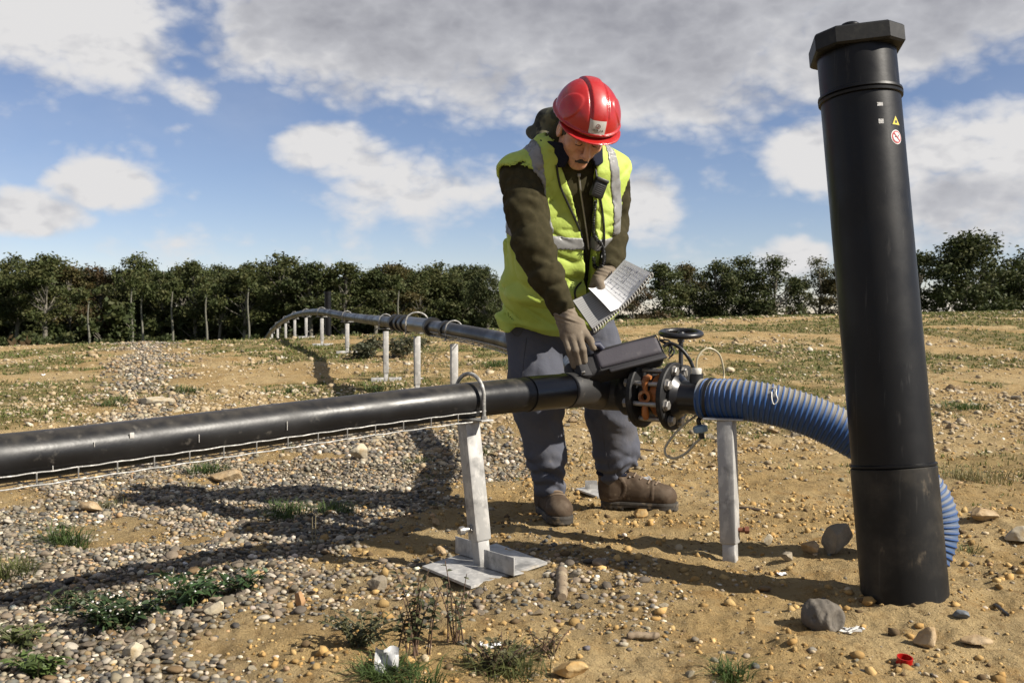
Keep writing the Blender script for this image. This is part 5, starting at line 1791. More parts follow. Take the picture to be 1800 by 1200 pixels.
# ---- trousers
def trousers(X, Y, Z):
    hipR, hipL = at(940, 585, 3.95), at(1036, 588, 4.0)
    pR = [hipR, at(942, 660, 3.90), at(947, 715, 3.87), at(960, 800, 3.87), at(968, 858, 3.87)]
    pL = [hipL, at(1062, 660, 3.98), at(1074, 725, 3.97), at(1083, 790, 4.0), at(1088, 833, 4.01)]
    dR = chain(X, Y, Z, pR, [.110, .104, .094, .078, .066], .03)
    dL = chain(X, Y, Z, pL, [.112, .104, .098, .090, .078], .03)
    pel = ell(X, Y, Z, at(984, 568, 3.97), (.205, .145, .12))
    d = smin(smin(dR, pel, .05), smin(dL, pel, .05), .02)
    d = smin(np.minimum(dR, dL), pel, .05)
    # stacked cloth above the boots, knee creases
    zc = Z
    lo = np.exp(-((zc - .17) / .07) ** 2)
    d = d + lo * .006 * np.sin(zc * 120 + 2.5 * np.sin(X * 30 + Y * 20)) + folds(X, Y, Z, .011, 33) * (.6 + .8 * lo)
    d = d + creases(X, Y, Z, .0065, 63, 4) * (.5 + lo + .8 * np.exp(-((zc - .80) / .08) ** 2))
    d = d + .005 * np.sin(zc * 60 + X * 50 + 2 * np.sin(Y * 30)) * np.exp(-((zc - .46) / .12) ** 2)
    # cuffs cut level
    d = np.maximum(d, np.where(X < .27, .088 - Z, .098 + np.clip(.95 * (X - .375), 0, .085) - Z))
    return d


sdf_obj('trousers', trousers, (-.1, 3.62, .05), (.60, 4.25, .92), .0070, M_TROUSER, man)
mb = MB(); L_ = line_on([(926, 590), (920, 640), (918, 700)], trousers, .0, 30)
mb.tube(L_, .0016, 5); mb.build('seam', mat('seam_thread', (.08, .08, .09), .9), man); mb = MB(); mb.tube(line_on([(1058, 745), (1064, 790), (1072, 828)], trousers, .0, 30), .0016, 5); mb.build('seam', MATS['seam_thread'], man); mb = MB(); mb.tube(line_on([(893, 560), (900, 585), (912, 592), (920, 575)], trousers, .001, 24), .002, 5); mb.build('seam', mat('seam_thread', (.08, .08, .09), .9), man)


# ---- boots, local: heel at origin, toe along +y, z up
def boot_up(x, y, z):
    d = rcone(x, y, z, (0, .0, .062), (0, .195, .052), .046, .049)
    d = smin(d, rcone(x, y, z, (0, .02, .12), (0, .16, .070), .047, .040), .03)
    d = smin(d, rcone(x, y, z, (0, -.006, .06), (0, -.012, .175), .048, .055), .03)
    d = smin(d, ell(x, y, z, (0, .215, .055), (.050, .045, .040)), .03)
    d = np.maximum(d, .024 - z); d = np.maximum(d, z - .185)
    d = d + .0022 * np.sin(y * 95 + z * 60) * sst(.08, .12, z) - .002 * (np.abs(y - .165) < .006) - .0022 * (np.abs(np.hypot(y - .0, z - .09) - .055) < .006)
    return d


def boot_sole(x, y, z):
    r = rcone(x, y, z * 0, (0, .0, 0), (0, .19, 0), .048, .054); r = smin(r, ell(x, y, z * 0 + 0, (0, .215, 0), (.053, .052, 1)), .02)
    d = np.maximum(r, np.abs(z - .0165) - .0165)
    d = np.maximum(d, -np.maximum(np.abs(y - .085) - .034, z - .011))
    gr = (np.sin(y * 260) > .55) & (z < .008) & (np.abs(x) > .02)
    return d + np.where(gr, .003, 0) - .0012 * (np.abs(z - .024) < .003)


def boot(heel, yaw, pitch=0.0, s=1.0, roll=0):
    R_ = rotm((0, 0, 1), yaw) @ rotm((1, 0, 0), pitch) @ rotm((0, 1, 0), roll) * s
    up = None
    root_ = None
    for nm, f, m, lo, hi in (('boot', boot_up, M_BOOT, (-.08, -.09, 0), (.08, .28, .2)), ('sole', boot_sole, M_SOLE, (-.08, -.08, -.012), (.08, .30, .05))):
        P, Q = surfnet(f, lo, hi, .0034)
        V = np.asarray(heel) + P @ R_.T
        par = man if root_ is None else root_
        o = link(nm, mesh_np(nm, V - np.array(wloc(par)), Q, m, True, sharp=50), par)
        if root_ is None: root_ = o
    P, Q = surfnet(lambda x, y, z: np.maximum(boot_up(x, y, z + 0) - .004, np.abs(z - .158) - .024) + .003 * np.sin(z * 300), (-.08, -.09, .12), (.08, .06, .19), .0034)
    link('padded_collar', mesh_np('padded_collar', np.asarray(heel) + P @ R_.T - np.array(wloc(root_)), Q, M_NAVY, True), root_)
    for k in range(5):
        y = .060 + k * .024; z = .163 - k * .0185
        lp_ = []
        for x in np.linspace(-.030, .030, 11):
            q = march(boot_up, np.array([x, y + .05 + (.10 if k % 2 else -.10) * x, z + .05]), np.array([0, -.62, -.78]), 0, .14, 120)
            if q is not None: lp_.append(np.asarray(heel) + R_ @ (q + np.array([0, .0012, .0020])))
        if len(lp_) > 4: mb = MB(); mb.tube(lp_, .0036, 6); mb.build('lace', M_LACE, root_)
        for sx in (-1, 1):
            mb = MB(); mb.lathe([(.0032, -.002), (.0032, .002)], np.asarray(heel) + R_ @ np.array([sx * .036, y - .010, z - .0105]), R_ @ np.array([sx * .8, .3, .5]), 8); mb.build('eyelet', M_ZIP, root_)
    return root_


gl = float(G(.42, 3.99)); gr_ = float(G(.165, 3.80))
boot((.408, 4.020, gl + .004), rad(-103), 0, .99)
boot((.138, 3.945, gr_ + .006), rad(-167), rad(0), .92)


# ---- gloves
def finger(X, Y, Z, pts, r0, r1): return chain(X, Y, Z, [at(*p) for p in pts], np.linspace(r0, r1, len(pts)), .004)


def gloveR(X, Y, Z):
    d = chain(X, Y, Z, [at(993, 550, 3.455), at(997, 562, 3.452), at(1004, 578, 3.440)], [.037, .036, .034], .015)
    d = smin(d, chain(X, Y, Z, [at(999, 572, 3.445), at(994, 590, 3.43)], [.028, .020], .01), .02)
    d = smin(d, chain(X, Y, Z, [at(1008, 574, 3.44), at(1006, 594, 3.42)], [.028, .021], .01), .018)
    d = smin(d, chain(X, Y, Z, [at(1012, 574, 3.44), at(1018, 592, 3.42)], [.026, .020], .01), .018)
    d = smin(d, chain(X, Y, Z, [at(1012, 572, 3.45), at(1028, 588, 3.43)], [.026, .018], .01), .018)
    fs = [finger(X, Y, Z, [(1027, 586, 3.425), (1037, 597, 3.405), (1043, 611, 3.40)], .0150, .0105),
          finger(X, Y, Z, [(1018, 592, 3.415), (1024, 614, 3.39), (1027, 634, 3.40)], .0155, .0110),
          finger(X, Y, Z, [(1006, 594, 3.415), (1013, 617, 3.39), (1018, 638, 3.40)], .0152, .0108),
          finger(X, Y, Z, [(993, 590, 3.425), (1000, 614, 3.40), (1009, 643, 3.41)], .0142, .0100)]
    f = fs[0]
    for e in fs[1:]: f = smin(f, e, .0035)
    d = smin(d, f, .008)
    th = finger(X, Y, Z, [(1012, 574, 3.47), (1032, 594, 3.50), (1046, 610, 3.50)], .018, .012); d = smin(d, th, .01)
    cuff = np.exp(-(((Z - at(995, 557, 3.45)[2]) + .25 * (X - at(995, 557, 3.45)[0])) / .010) ** 2) * .004
    return d - cuff + folds(X, Y, Z, .0022, 41) + .0012 * np.sin(Z * 420 + X * 150) * (Z > at(1000, 568, 3.45)[2])


ctr_ = at(1015, 600, 3.44)
sdf_obj('glove', gloveR, ctr_ - np.array([.09, .10, .13]), ctr_ + np.array([.10, .12, .14]), .0028, M_GLOVE, man)


def gloveL(X, Y, Z):
    d = chain(X, Y, Z, [at(1070, 474, 3.69), at(1066, 483, 3.675), at(1056, 494, 3.655)], [.036, .036, .033], .015)
    d = smin(d, chain(X, Y, Z, [at(1060, 490, 3.66), at(1048, 506, 3.64)], [.034, .028], .01), .02)
    th = finger(X, Y, Z, [(1052, 494, 3.63), (1058, 508, 3.595), (1064, 521, 3.585)], .021, .0128)
    d = smin(d, th, .010)
    fs = [finger(X, Y, Z, [(1044 + k * 4, 506 - k * 3, 3.645 + .012 * k), (1058 + k * 7, 524 - k * 5, 3.655 + .010 * k), (1074 + k * 9, 524 - k * 8, 3.630 + .012 * k)], .0150, .0105) for k in range(4)]
    f = fs[0]
    for e in fs[1:]: f = smin(f, e, .003)
    d = smin(d, f, .008)
    return d + folds(X, Y, Z, .0022, 43) + .0012 * np.sin(Z * 420 + X * 150) * (Z > at(1060, 488, 3.66)[2])


ctr_ = at(1060, 503, 3.64)
sdf_obj('glove', gloveL, ctr_ - np.array([.10, .12, .10]), ctr_ + np.array([.13, .12, .11]), .0028, M_GLOVE, man)
# ================================================================== HELD AND LAID THINGS
# ---- notepad: lower leaf, curled white sheet, spiral
A_, B_, C_, D_ = at(1006, 528, 3.55), at(1044, 583, 3.44), at(1148, 487, 3.50), at(1098, 462, 3.63)


def pad_pt(u, v, lift=0.0):
    """u along the long side (A->D), v from the back edge to the spiral edge"""
    p = (A_ * (1 - u) + D_ * u) * (1 - v) + (B_ * (1 - u) + C_ * u) * v
    n = np.cross(D_ - A_, B_ - A_); n /= np.linalg.norm(n); n = n if n[2] > 0 else -n
    sag = -.022 * sin(u * pi) * (1 - .3 * v) + .018 * (u - .62) * (u > .62) * 2
    return p + n * (lift + sag)


def sheet(u0, u1, v0, v1, nu, nv, lift, th):
    V = []
    for off in (0, -th):
        for i in range(nu + 1):
            for j in range(nv + 1):
                u = u0 + (u1 - u0) * i / nu; v = v0 + (v1 - v0) * j / nv
                V.append(pad_pt(u, v, (lift(u, v) if callable(lift) else lift) + off))
    n = (nu + 1) * (nv + 1); F = []
    ix = lambda i, j: i * (nv + 1) + j
    for i in range(nu):
        for j in range(nv):
            q = [ix(i, j), ix(i + 1, j), ix(i + 1, j + 1), ix(i, j + 1)]; F.append(q); F.append([k + n for k in q[::-1]])
    for i in range(nu):
        for j in (0, nv): F.append([ix(i, j), ix(i + 1, j), ix(i + 1, j) + n, ix(i, j) + n])
    for j in range(nv):
        for i in (0, nu): F.append([ix(i, j), ix(i, j + 1), ix(i, j + 1) + n, ix(i, j) + n])
    return V, F


root = empty('notepad', tuple((A_ + B_ + C_ + D_) / 4), 'open spiral notepad with printed grid pages held in the left glove', 'notepad')
M_LEAF = mat('grey_leaf', (.36, .36, .36), .7); M_PAGE = mat('white_page', (.76, .76, .77), .6, alb=1)
mb = MB(); mb.add(*sheet(0, 1, 0, .97, 24, 10, 0, .005)); mb.build('back_cover', mat('dark_cover', (.03, .03, .035), .6), root)
mb = MB(); mb.add(*sheet(.005, .60, .02, .965, 18, 10, .0022, .0016)); mb.build('lower_page', M_LEAF, root)


def curl(u, v):
    e = np.clip((.42 - u + .10 * v) / .22, 0, 1)
    return .0055 + .050 * e ** 1.5 * (1 - .55 * v)


mb = MB(); mb.add(*sheet(.30, .995, .01, .965, 26, 12, curl, .0010)); pg = mb.build('white_sheet', M_PAGE, root)
# printed table lines and handwriting: thin ink laid on the pages
mb = MB()
for k in range(15):
    v = .09 + k * .058; mb.add(*sheet(.50, .97, v, v + .006, 12, 1, lambda u, v: curl(u, v) + .0006, .0003))
for k in range(9):
    u = .52 + k * .052; mb.add(*sheet(u, u + .0035, .09, .90, 1, 8, lambda u, v: curl(u, v) + .0006, .0003))
mb.build('printed_lines', mat('grey_ink', (.56, .57, .60), .7, alb=1), pg)
mb = MB()
for k in range(14):
    v = .10 + k * .060; mb.add(*sheet(.03, .40, v, v + .007, 8, 1, .0028, .0003))
lp = mb.build('printed_lines', mat('dark_grey_ink', (.17, .175, .18), .7), root)
mb = MB(); r_ = random.Random(4)
for k in range(34):
    u = r_.choice([.56, .61, .66, .72, .78, .84, .90]) + r_.uniform(-.01, .01); v = .12 + .058 * r_.randint(0, 12)
    mb.add(*sheet(u, u + r_.uniform(.012, .035), v, v + .014, 2, 1, lambda u, v: curl(u, v) + .0009, .0003))
mb.build('handwriting', mat('pen_ink', (.12, .13, .19), .7), pg)
for k in range(26):
    u = .02 + .96 * k / 25; c = pad_pt(u, .985, .002); d1 = pad_pt(u, 1.0, 0) - pad_pt(u, .95, 0); d1 /= np.linalg.norm(d1)
    n = np.cross(D_ - A_, B_ - A_); n /= np.linalg.norm(n); n = n if n[2] > 0 else -n
    t_ = pad_pt(min(u + .02, 1), .98) - pad_pt(u, .98); t_ /= np.linalg.norm(t_)
    if k == 0:
        pass
    mb = MB(); a = np.linspace(0, 2 * pi, 12, endpoint=False)
    mb.tube([c + d1 * .0085 * cos(x) + n * .0085 * sin(x) + t_ * .004 * sin(x) for x in a], .0019, 6, closed=True); mb.build('binding_ring', M_WHITEPL, root)

# ---- instrument case lying on the tee
c0, c1 = at(1036, 640, 3.40), at(1160, 608, 3.44)
ax_ = c1 - c0; Lc = np.linalg.norm(ax_); ax_ /= Lc
nrm = np.array([.16, -.78, .55]); nrm -= ax_ * (nrm @ ax_); nrm /= np.linalg.norm(nrm)
Bc_ = np.stack([ax_, np.cross(nrm, ax_), nrm], 1)
mid = (c0 + c1) / 2
root = empty('instrument_case', tuple(mid), 'black padded meter case lying on the pipe tee under the gloved hand', 'case')
M_CASE = mat('case_fabric', (.016, .015, .018), .8, bump=((200, .4, .002),)); M_CASETOP = mat('case_panel', (.058, .052, .066), .75, layers=(((.10, .09, .10), 30, .55, .8), ((.3, .28, .26), 140, .70, .76)), bump=((160, .35, .0015), (8, .3, .006)))


def rbox(c, hx, hy, hz, r, soft, seed):
    def f(X, Y, Z):
        q = np.einsum('ij,jklm->iklm', Bc_.T, np.stack([X - c[0], Y - c[1], Z - c[2]]))
        d = [np.abs(q[0]) - hx + r, np.abs(q[1]) - hy + r, np.abs(q[2]) - hz + r]
        return np.sqrt(sum(np.maximum(e, 0) ** 2 for e in d)) + np.minimum(np.maximum(np.maximum(d[0], d[1]), d[2]), 0) - r + folds(X, Y, Z, soft, seed) - .004 * np.cos(q[0] / hx * 1.4) * (soft > .001)
    return f


cb = mid - nrm * .045 - ax_ * .005
sdf_obj('case_body', rbox(cb, Lc / 2 + .018, .042, .044, .020, .0040, 51), mid - .22, mid + .22, .0042, M_CASE, root)
cb = mid + ax_ * .012 + Bc_[:, 1] * .004
sdf_obj('top_panel', rbox(cb, Lc * .44, .032, .011, .010, .0022, 52), mid - .2, mid + .2, .0034, M_CASETOP, root)
mb = MB(); pv = [(-.43, -.036), (.455, -.036), (.455, .041), (-.43, .041)]
mb.tube([mid + nrm * .004 + ax_ * (Lc * a + .012) + Bc_[:, 1] * b for a, b in pv], .0045, 8, closed=True); mb.build('piping', M_CASE, root)
fl_ = np.array([0, 0, -1.0])
mb = MB(); fp0 = mid + nrm * .006 - Bc_[:, 1] * .046
sgn = 1 if Bc_[2, 1] > 0 else -1
fp0 = mid + nrm * .008 - Bc_[:, 1] * .046 * sgn
mb.box(fp0 + ax_ * .03, (Lc * .80, .026, .010), Bc_ @ rotm((1, 0, 0), -.5 * sgn), .004); mb.build('side_flap', mat('flap_fabric', (.032, .030, .034), .7, bump=((120, .3, .002),)), root)
mb = MB(); e0 = mid - ax_ * (Lc / 2 + .012) - nrm * .02
mb.box(e0 - ax_ * .012, (.05, .086, .05), Bc_ @ rotm((0, 1, 0), .35), .014); mb.box(e0 - ax_ * .028 - nrm * .045, (.07, .10, .05), Bc_ @ rotm((0, 1, 0), .5), .016); mb.build('open_end', M_CASE, root)
mb = MB(); e1 = mid + ax_ * (Lc / 2 + .01) - nrm * .012
for k, z in ((0, .014), (1, -.006), (2, -.022)):
    mb.tube(spline([e1 + Bc_[:, 1] * .03, e1 + ax_ * (.028 + .008 * k) + np.array([0, 0, z]), e1 + ax_ * .012 - Bc_[:, 1] * .035 + np.array([0, 0, z * .6])], 20), .0032, 7)
mb.build('strap_loop', M_CASE, root)
mb = MB(); mb.tube([at(1040, 606, 3.40), at(1052, 606, 3.41), at(1060, 614, 3.41)], [.010, .013, .010], 10); mb.build('zip_pull', mat('navy_tab', (.012, .016, .05), .6), root)
mb = MB(); mb.box(e0 + np.array([-.012, -.045, -.015]), (.012, .004, .02), Bc_, .001); mb.build('buckle', M_ZIP, root)
# black hose from the case to the cap
mb = MB(); mb.tube(spline([e1 + ax_ * .004, at(1178, 603, 3.45), at(1196, 612, 3.43), at(1211, 630, 3.42), CAP - np.array([.008, 0, .006])], 50), .0062, 12)
o = mb.build('sampling_tube', M_BLACK); tag(o, 'thick black tube bending from the meter case down to the white cap', 'tube')

# ---- radio microphone clipped on the vest
rp = surf(1052, 331, both, .028)
root = empty('radio_microphone', tuple(rp), 'black handheld radio microphone with coiled cord clipped to the lime vest', 'microphone')
Br = np.stack([np.array([.93, .33, .15]), np.array([.3, -.9, .3]), np.array([.05, .3, .95])], 1)
x_ = np.array([.90, .30, -.32]); x_ /= np.linalg.norm(x_); y_ = np.array([.28, -.93, -.1]); y_ -= x_ * (y_ @ x_); y_ /= np.linalg.norm(y_); Br = np.stack([x_, y_, np.cross(x_, y_)], 1)
Br[:, 2] *= 1 if Br[2, 2] > 0 else -1
mb = MB(); mb.box(rp, (.052, .030, .072), Br, .009, None); mb.build('mic_body', M_BLACK, root)
mb = MB(); mb.box(rp + Br[:, 2] * .030 + Br[:, 1] * .004, (.050, .034, .014), Br, .005); mb.build('mic_top', mat('mic_edge', (.03, .03, .032), .35), root)
mb = MB()
for k in range(6): mb.box(rp + Br[:, 1] * .0155 + Br[:, 2] * (.012 - k * .007), (.030, .002, .0026), Br, .0006)
mb.build('speaker_slots', mat('mic_slot', (.03, .03, .03), .4), root)
mb = MB(); mb.box(rp - Br[:, 1] * .021, (.03, .012, .05), Br, .003); mb.build('clip', M_BLACK, root)
cpts = [(1047, 352), (1044, 372), (1043, 392), (1044, 412), (1050, 422), (1058, 432), (1062, 448), (1060, 464), (1052, 472), (1044, 466), (1044, 452)]
cl = line_on(cpts, both, .014, 260)
sl = np.r_[0, np.cumsum(np.linalg.norm(np.diff(cl, axis=0), axis=1))]
T_ = np.gradient(cl, axis=0); T_ /= np.linalg.norm(T_, axis=1)[:, None] + 1e-9
u = basis(T_[0])[:, 0]; U_ = []
for i in range(len(T_)):
    u = u - T_[i] * (u @ T_[i]); u /= np.linalg.norm(u); U_.append(u)
U_ = np.array(U_); W_ = np.cross(T_, U_)
ss = np.linspace(0, sl[-1], 900); ph = ss / .0062 * 2 * pi
itp = lambda A: np.stack([np.interp(ss, sl, A[:, k]) for k in range(3)], 1)
co = itp(cl) + .0058 * (np.cos(ph)[:, None] * itp(U_) + np.sin(ph)[:, None] * itp(W_))
mb = MB(); mb.tube(co, .0020, 5); mb.build('coiled_cord', M_BLACK, root)

# ---- litter
M_CONC = mat('grey_felt', (.17, .15, .125), .98, spec=.05, layers=(((.23, .205, .175), 60, .45, .7), ((.07, .062, .055), 16, .58, .72)), bump=((90, .6, .004), (14, .5, .01)))
p = gat(1448, 1100); k = p[1] / FPX


def lump(x, y, z):
    d = smax(ell(x, y, z, (0, 0, .02), (.062, .050, .036)), -ell(x, y, z, (.055, -.02, .035), (.026, .03, .03)), .01)
    d = smin(d, rcone(x, y, z, (-.045, .01, .018), (-.058, .02, .012), .028, .016), .02)
    d = smax(d, -rcone(x, y, z, (.012, -.03, .05), (.012, -.05, .04), .006, .006), .003); d = smax(d, -rcone(x, y, z, (-.016, -.04, .035), (-.016, -.06, .03), .006, .006), .003)
    return smax(d, -z - .004, .004) + .0012 * np.sin(x * 90 + z * 60) * np.sin(y * 110 + 1) + .0008 * np.sin(x * 210 + y * 160)


P, Q = surfnet(lump, (-.1, -.08, -.02), (.1, .08, .08), .0035)
root = empty('felt_scrap', tuple(p + np.array([0, 0, .004])), 'torn dark grey lump of felt with white fluff in front of the tall pipe', 'scrap')
R_ = rotm((0, 0, 1), -.55) @ rotm((0, 1, 0), .10) @ rotm((1, 0, 0), .25) @ np.diag([.85, 1.05, 1.12])
link('lump', mesh_np('lump', P @ R_.T, Q, M_CONC, True), root)
mb = MB()
for k2 in range(16):
    a = rng.uniform(0, 1); b0 = p + np.array([.030 + .05 * a, -.062 + .02 * a, .006])
    mb.tube([b0, b0 + np.array([rng.normal(0, .010), rng.normal(-.004, .006), rng.uniform(0, .01)]), b0 + np.array([rng.normal(.004, .012), rng.normal(-.006, .008), rng.uniform(-.002, .008)])], [.003, .004, .0015], 5)
mb.build('white_fluff', mat('fluff_white', (.7, .69, .66), .9), root)

p = gat(1589, 1166)
root = empty('bottle_cap_ring', tuple(p), 'small red plastic screw ring lying on the soil at the bottom right', 'cap')
mb = MB(); mb.ring(p + np.array([0, 0, -.002]), (.06, -.16, .985), .0155, .0178, 0, .019, 40); mb.ring(p + np.array([0, 0, -.002]), (.06, -.16, .985), .0175, .0186, .001, .005, 40)
mb.build('ring', mat('red_plastic', (.60, .015, .012), .3, trans=.15), root)


def stick(pa, pb, r, label, m, name='stick', cat='stick', lift=.6):
    a, b = gat(*pa), gat(*pb); a[2] += r * lift; b[2] += r * lift
    mid_ = (a + b) / 2
    pts = spline([a, a * .65 + b * .35 + np.array([0, 0, r * .25]), a * .3 + b * .7 - np.array([0, .1 * r, r * .15]), b], 14)
    rr_ = r * (1 + .12 * np.sin(np.arange(14) * 1.9)); rr_[[0, -1]] *= .8
    mb = MB(); mb.tube(pts - mid_, rr_, 12); o = mb.build(name, m, None, 50); o.location = tuple(mid_)
    return tag(o, label, cat)


M_BARK = mat('weathered_wood', (.27, .20, .13), .9, layers=(((.40, .32, .21), 30, .45, .7), ((.12, .085, .05), 60, .55, .7)), bump=((60, .7, .004),))
M_DARKBARK = mat('dark_wood', (.075, .05, .032), .9, bump=((60, .7, .004),))
stick((987, 1008), (988, 1056), .0165, 'short stub of a pale branch standing out of the soil right of the base plate', M_BARK, 'branch_stub')
stick((1103, 1121), (1158, 1119), .0085, 'short brown piece of branch lying on the soil below the pale stub', M_BARK)
stick((1300, 893), (1352, 899), .006, 'thin dark stick lying behind the hose support', M_DARKBARK)
stick((1120, 790), (1150, 792), .006, 'dark twig on the soil behind the boots', M_DARKBARK)
stick((1748, 1064), (1772, 1082), .005, 'thin black strip of plastic lying by the pebbles at the right', M_BLACK, 'plastic_strip', 'strip')
stick((1262, 937), (1242, 941), .006, 'pale end of tube poking out of the soil left of the hose support', M_CLEARTUBE, 'tube_end', 'tube end')
stick((1685, 590), (1735, 584), .02, 'weathered lath lying far up the slope right of the tall pipe', M_BARK)


def paper(px_, py_, w_, h_, label, seed, m=M_PAGE, upright=0.0):
    p = gat(px_, py_); k = p[1] / FPX; r2 = np.random.default_rng(seed); n = 9
    u, v = np.meshgrid(np.linspace(-.5, .5, n), np.linspace(-.5, .5, n), indexing='ij')
    z = .25 * h_ * k * np.sin(u * 7 + seed) * np.cos(v * 6 + seed * 2) + r2.normal(0, .03 * h_ * k, u.shape)
    V = np.stack([u * w_ * k, v * h_ * k * (1 - upright) * 1.5 + z * upright, z * (1 - upright) + (v + .5) * h_ * k * upright], -1).reshape(-1, 3)
    F = [[i * n + j, (i + 1) * n + j, (i + 1) * n + j + 1, i * n + j + 1] for i in range(n - 1) for j in range(n - 1)]
    V2 = np.vstack([V, V - np.array([0, .0012, .0012])]); N_ = n * n
    F2 = F + [[a + N_ for a in f[::-1]] for f in F]
    me = mesh_np('paper_scrap', V2 - np.array([0, 0, V2[:, 2].min()]), F2, m, True, sharp=40)
    o = link('paper_scrap', me, None, tuple(p)); return tag(o, label, 'paper scrap')


paper(680, 1182, 42, 48, 'crumpled silver white wrapper standing in the weeds at the bottom edge', 3, mat('foil', (.55, .55, .54), .4, layers=(((.2, .2, .2), 30, .55, .65),)), .85)
paper(862, 1136, 38, 12, 'small printed white label lying on the soil below the base plate', 5)
paper(258, 1093, 16, 12, 'tiny white scrap caught in the leafy weed', 8)
paper(1375, 1010, 16, 8, 'tiny white scrap in the shadow of the tall pipe', 9)
paper(76, 660, 6, 6, 'tiny white scrap on the slope behind the front pipe at the left', 12)
# loose base plate half hidden behind the boots
q = [gat(1012, 862), gat(1050, 876), gat(1165, 872), gat(1142, 840)]
root = empty('steel_plate', tuple(q[1]), 'pale steel plate with upright fins lying behind the brown boots', 'plate')
mb = MB(); V = [(*a[:2], a[2] + .006 + dz) for dz in (-.004, .004) for a in q]
mb.add(V, [[0, 1, 2, 3][::-1], [4, 5, 6, 7], [0, 1, 5, 4], [1, 2, 6, 5], [2, 3, 7, 6], [3, 0, 4, 7]]); mb.build('plate', M_GALV, root)
for px_, w_ in ((1040, .055), (1130, .06)):
    a = gat(px_, 868); a[1] += .03; mb = MB(); mb.box(a + np.array([0, 0, .028]), (w_, .005, .055), rotm((0, 0, 1), .05), .002); mb.build('fin', M_GALV, root)


# ---- weeds
def leaf_card(V, F, K, o_, d, n, L, w, col, lobes=0):
    """one leaf of six triangles, folded along its rib"""
    d = d / np.linalg.norm(d); s = np.cross(d, n); s /= np.linalg.norm(s) + 1e-9; n = np.cross(s, d)
    b = len(V)
    prof = [(0, .12), (.3, .85), (.6, 1.0 if not lobes else .7), (1, 0)]
    V.append(o_)
    for t, wd in prof[1:3]:
        c = o_ + d * L * t - n * L * .25 * t * t
        V += [c + s * w * wd * .5 + n * w * .18, c, c - s * w * wd * .5 + n * w * .18]
    V.append(o_ + d * L - n * L * .3)
    F += [(b, b + 1, b + 2), (b, b + 2, b + 3), (b + 1, b + 4, b + 5), (b + 1, b + 5, b + 2), (b + 2, b + 5, b + 6), (b + 2, b + 6, b + 3), (b + 4, b + 7, b + 5), (b + 5, b + 7, b + 6)]
    K += [col * .8] * 8


M_LEAF2 = mat('weed_leaf', (.05, .09, .03), .55, attr='col', trans=.25)
M_STEM = mat('weed_stem', (.12, .12, .05), .7)


def weed(px_, py_, wpx, hpx, label, n_stem, n_leaf, col, leaf, seed, bare=0.0, flowers=0, stemcol=None, spread=1.0):
    p = gat(px_, py_); k = p[1] / FPX; r2 = np.random.default_rng(seed)
    root = empty('weed_plant', tuple(p), label, 'weed')
    V, F, K = [], [], []; sb = MB(); fb = MB()
    for i in range(n_stem):
        a = r2.uniform(0, 2 * pi); R = wpx * k * .5 * r2.uniform(.4, 1.0) * spread; Hh = hpx * k * r2.uniform(.55, 1.05)
        o_ = p + np.array([r2.normal(0, wpx * k * .08), r2.normal(0, wpx * k * .05), -.004])
        e = o_ + np.array([cos(a) * R, sin(a) * R * .6, Hh]); e[2] = max(e[2], float(G(e[0], e[1])) + .015)
        c = spline([o_, o_ * .6 + e * .4 + np.array([0, 0, Hh * .18]), e], 16)
        sb.tube(c, np.linspace(.0024, .0010, 16), 5, cap=False)
        for j in range(n_leaf):
            t = r2.uniform(.15 + bare * .5, 1); q = c[int(t * 15)]
            d = np.array([r2.normal(), r2.normal(), r2.uniform(-.1, .7)]); nn = np.array([r2.normal(0, .5), r2.normal(0, .5), 1])
            leaf_card(V, F, K, q, d, nn, leaf * r2.uniform(.5, 1.15), leaf * .55 * r2.uniform(.6, 1.1), np.array(col) * r2.uniform(.6, 1.4), 1)
        for j in range(flowers):
            q = c[int(r2.uniform(.5, .99) * 15)] + np.array([r2.normal(0, .008), r2.normal(0, .008), .008])
            fb.lathe([(.0005, 0), (.0034, .002), (.0005, .005)], q, (r2.normal(0, .4), -.5, 1), 5)
    sb.build('stem', stemcol or M_STEM, root)
    Kv = np.zeros((len(V), 3)); 
    for f, c in zip(F, K):
        for q in f: Kv[q] = c
    link('leaf', mesh_np('leaf', np.array(V) - np.array(wloc(root)), np.array(F), M_LEAF2, True, Kv), root)['kind'] = 'stuff'
    if fb.n: fb.build('flower', mat('petal', (.75, .74, .70), .7), root)['kind'] = 'stuff'
    return root


GR = (.040, .070, .024)
weed(205, 1105, 230, 60, 'dense dark leafy weed with small white flowers in the gravel at the lower left', 34, 17, GR, .030, 1, 0, 1)
weed(330, 1060, 190, 56, 'leafy weed with broad leaves at the end of the pipe shadow', 20, 10, (.045, .085, .028), .042, 2, 0, 1)
weed(425, 1040, 130, 50, 'thin spreading weed sprig right of the broad leaved weed', 9, 7, (.045, .085, .028), .036, 3)
weed(120, 1075, 120, 40, 'small pale weed beside the dense dark leafy weed', 10, 8, (.07, .10, .04), .03, 4)
weed(40, 1140, 110, 50, 'yellow green rosette weed at the lower left corner', 16, 6, (.11, .13, .045), .034, 5)
weed(70, 1190, 120, 46, 'bright green spiky rosette at the bottom left edge', 20, 6, (.095, .14, .035), .036, 6)
weed(640, 1130, 180, 60, 'low dark tangled weed left of the tall wilted stalks', 22, 9, (.055, .06, .025), .022, 7)
weed(735, 1150, 150, 150, 'tall wilted brown stalked weed below the base plate', 12, 12, (.075, .085, .035), .026, 8, .2, 0, mat('brown_stem', (.13, .075, .045), .8), .7)
weed(800, 1130, 110, 150, 'tall wilted stalk with small buds right below the base plate', 7, 9, (.08, .09, .04), .022, 9, .3, 0, mat('brown_stem', (.13, .075, .045)), .7)
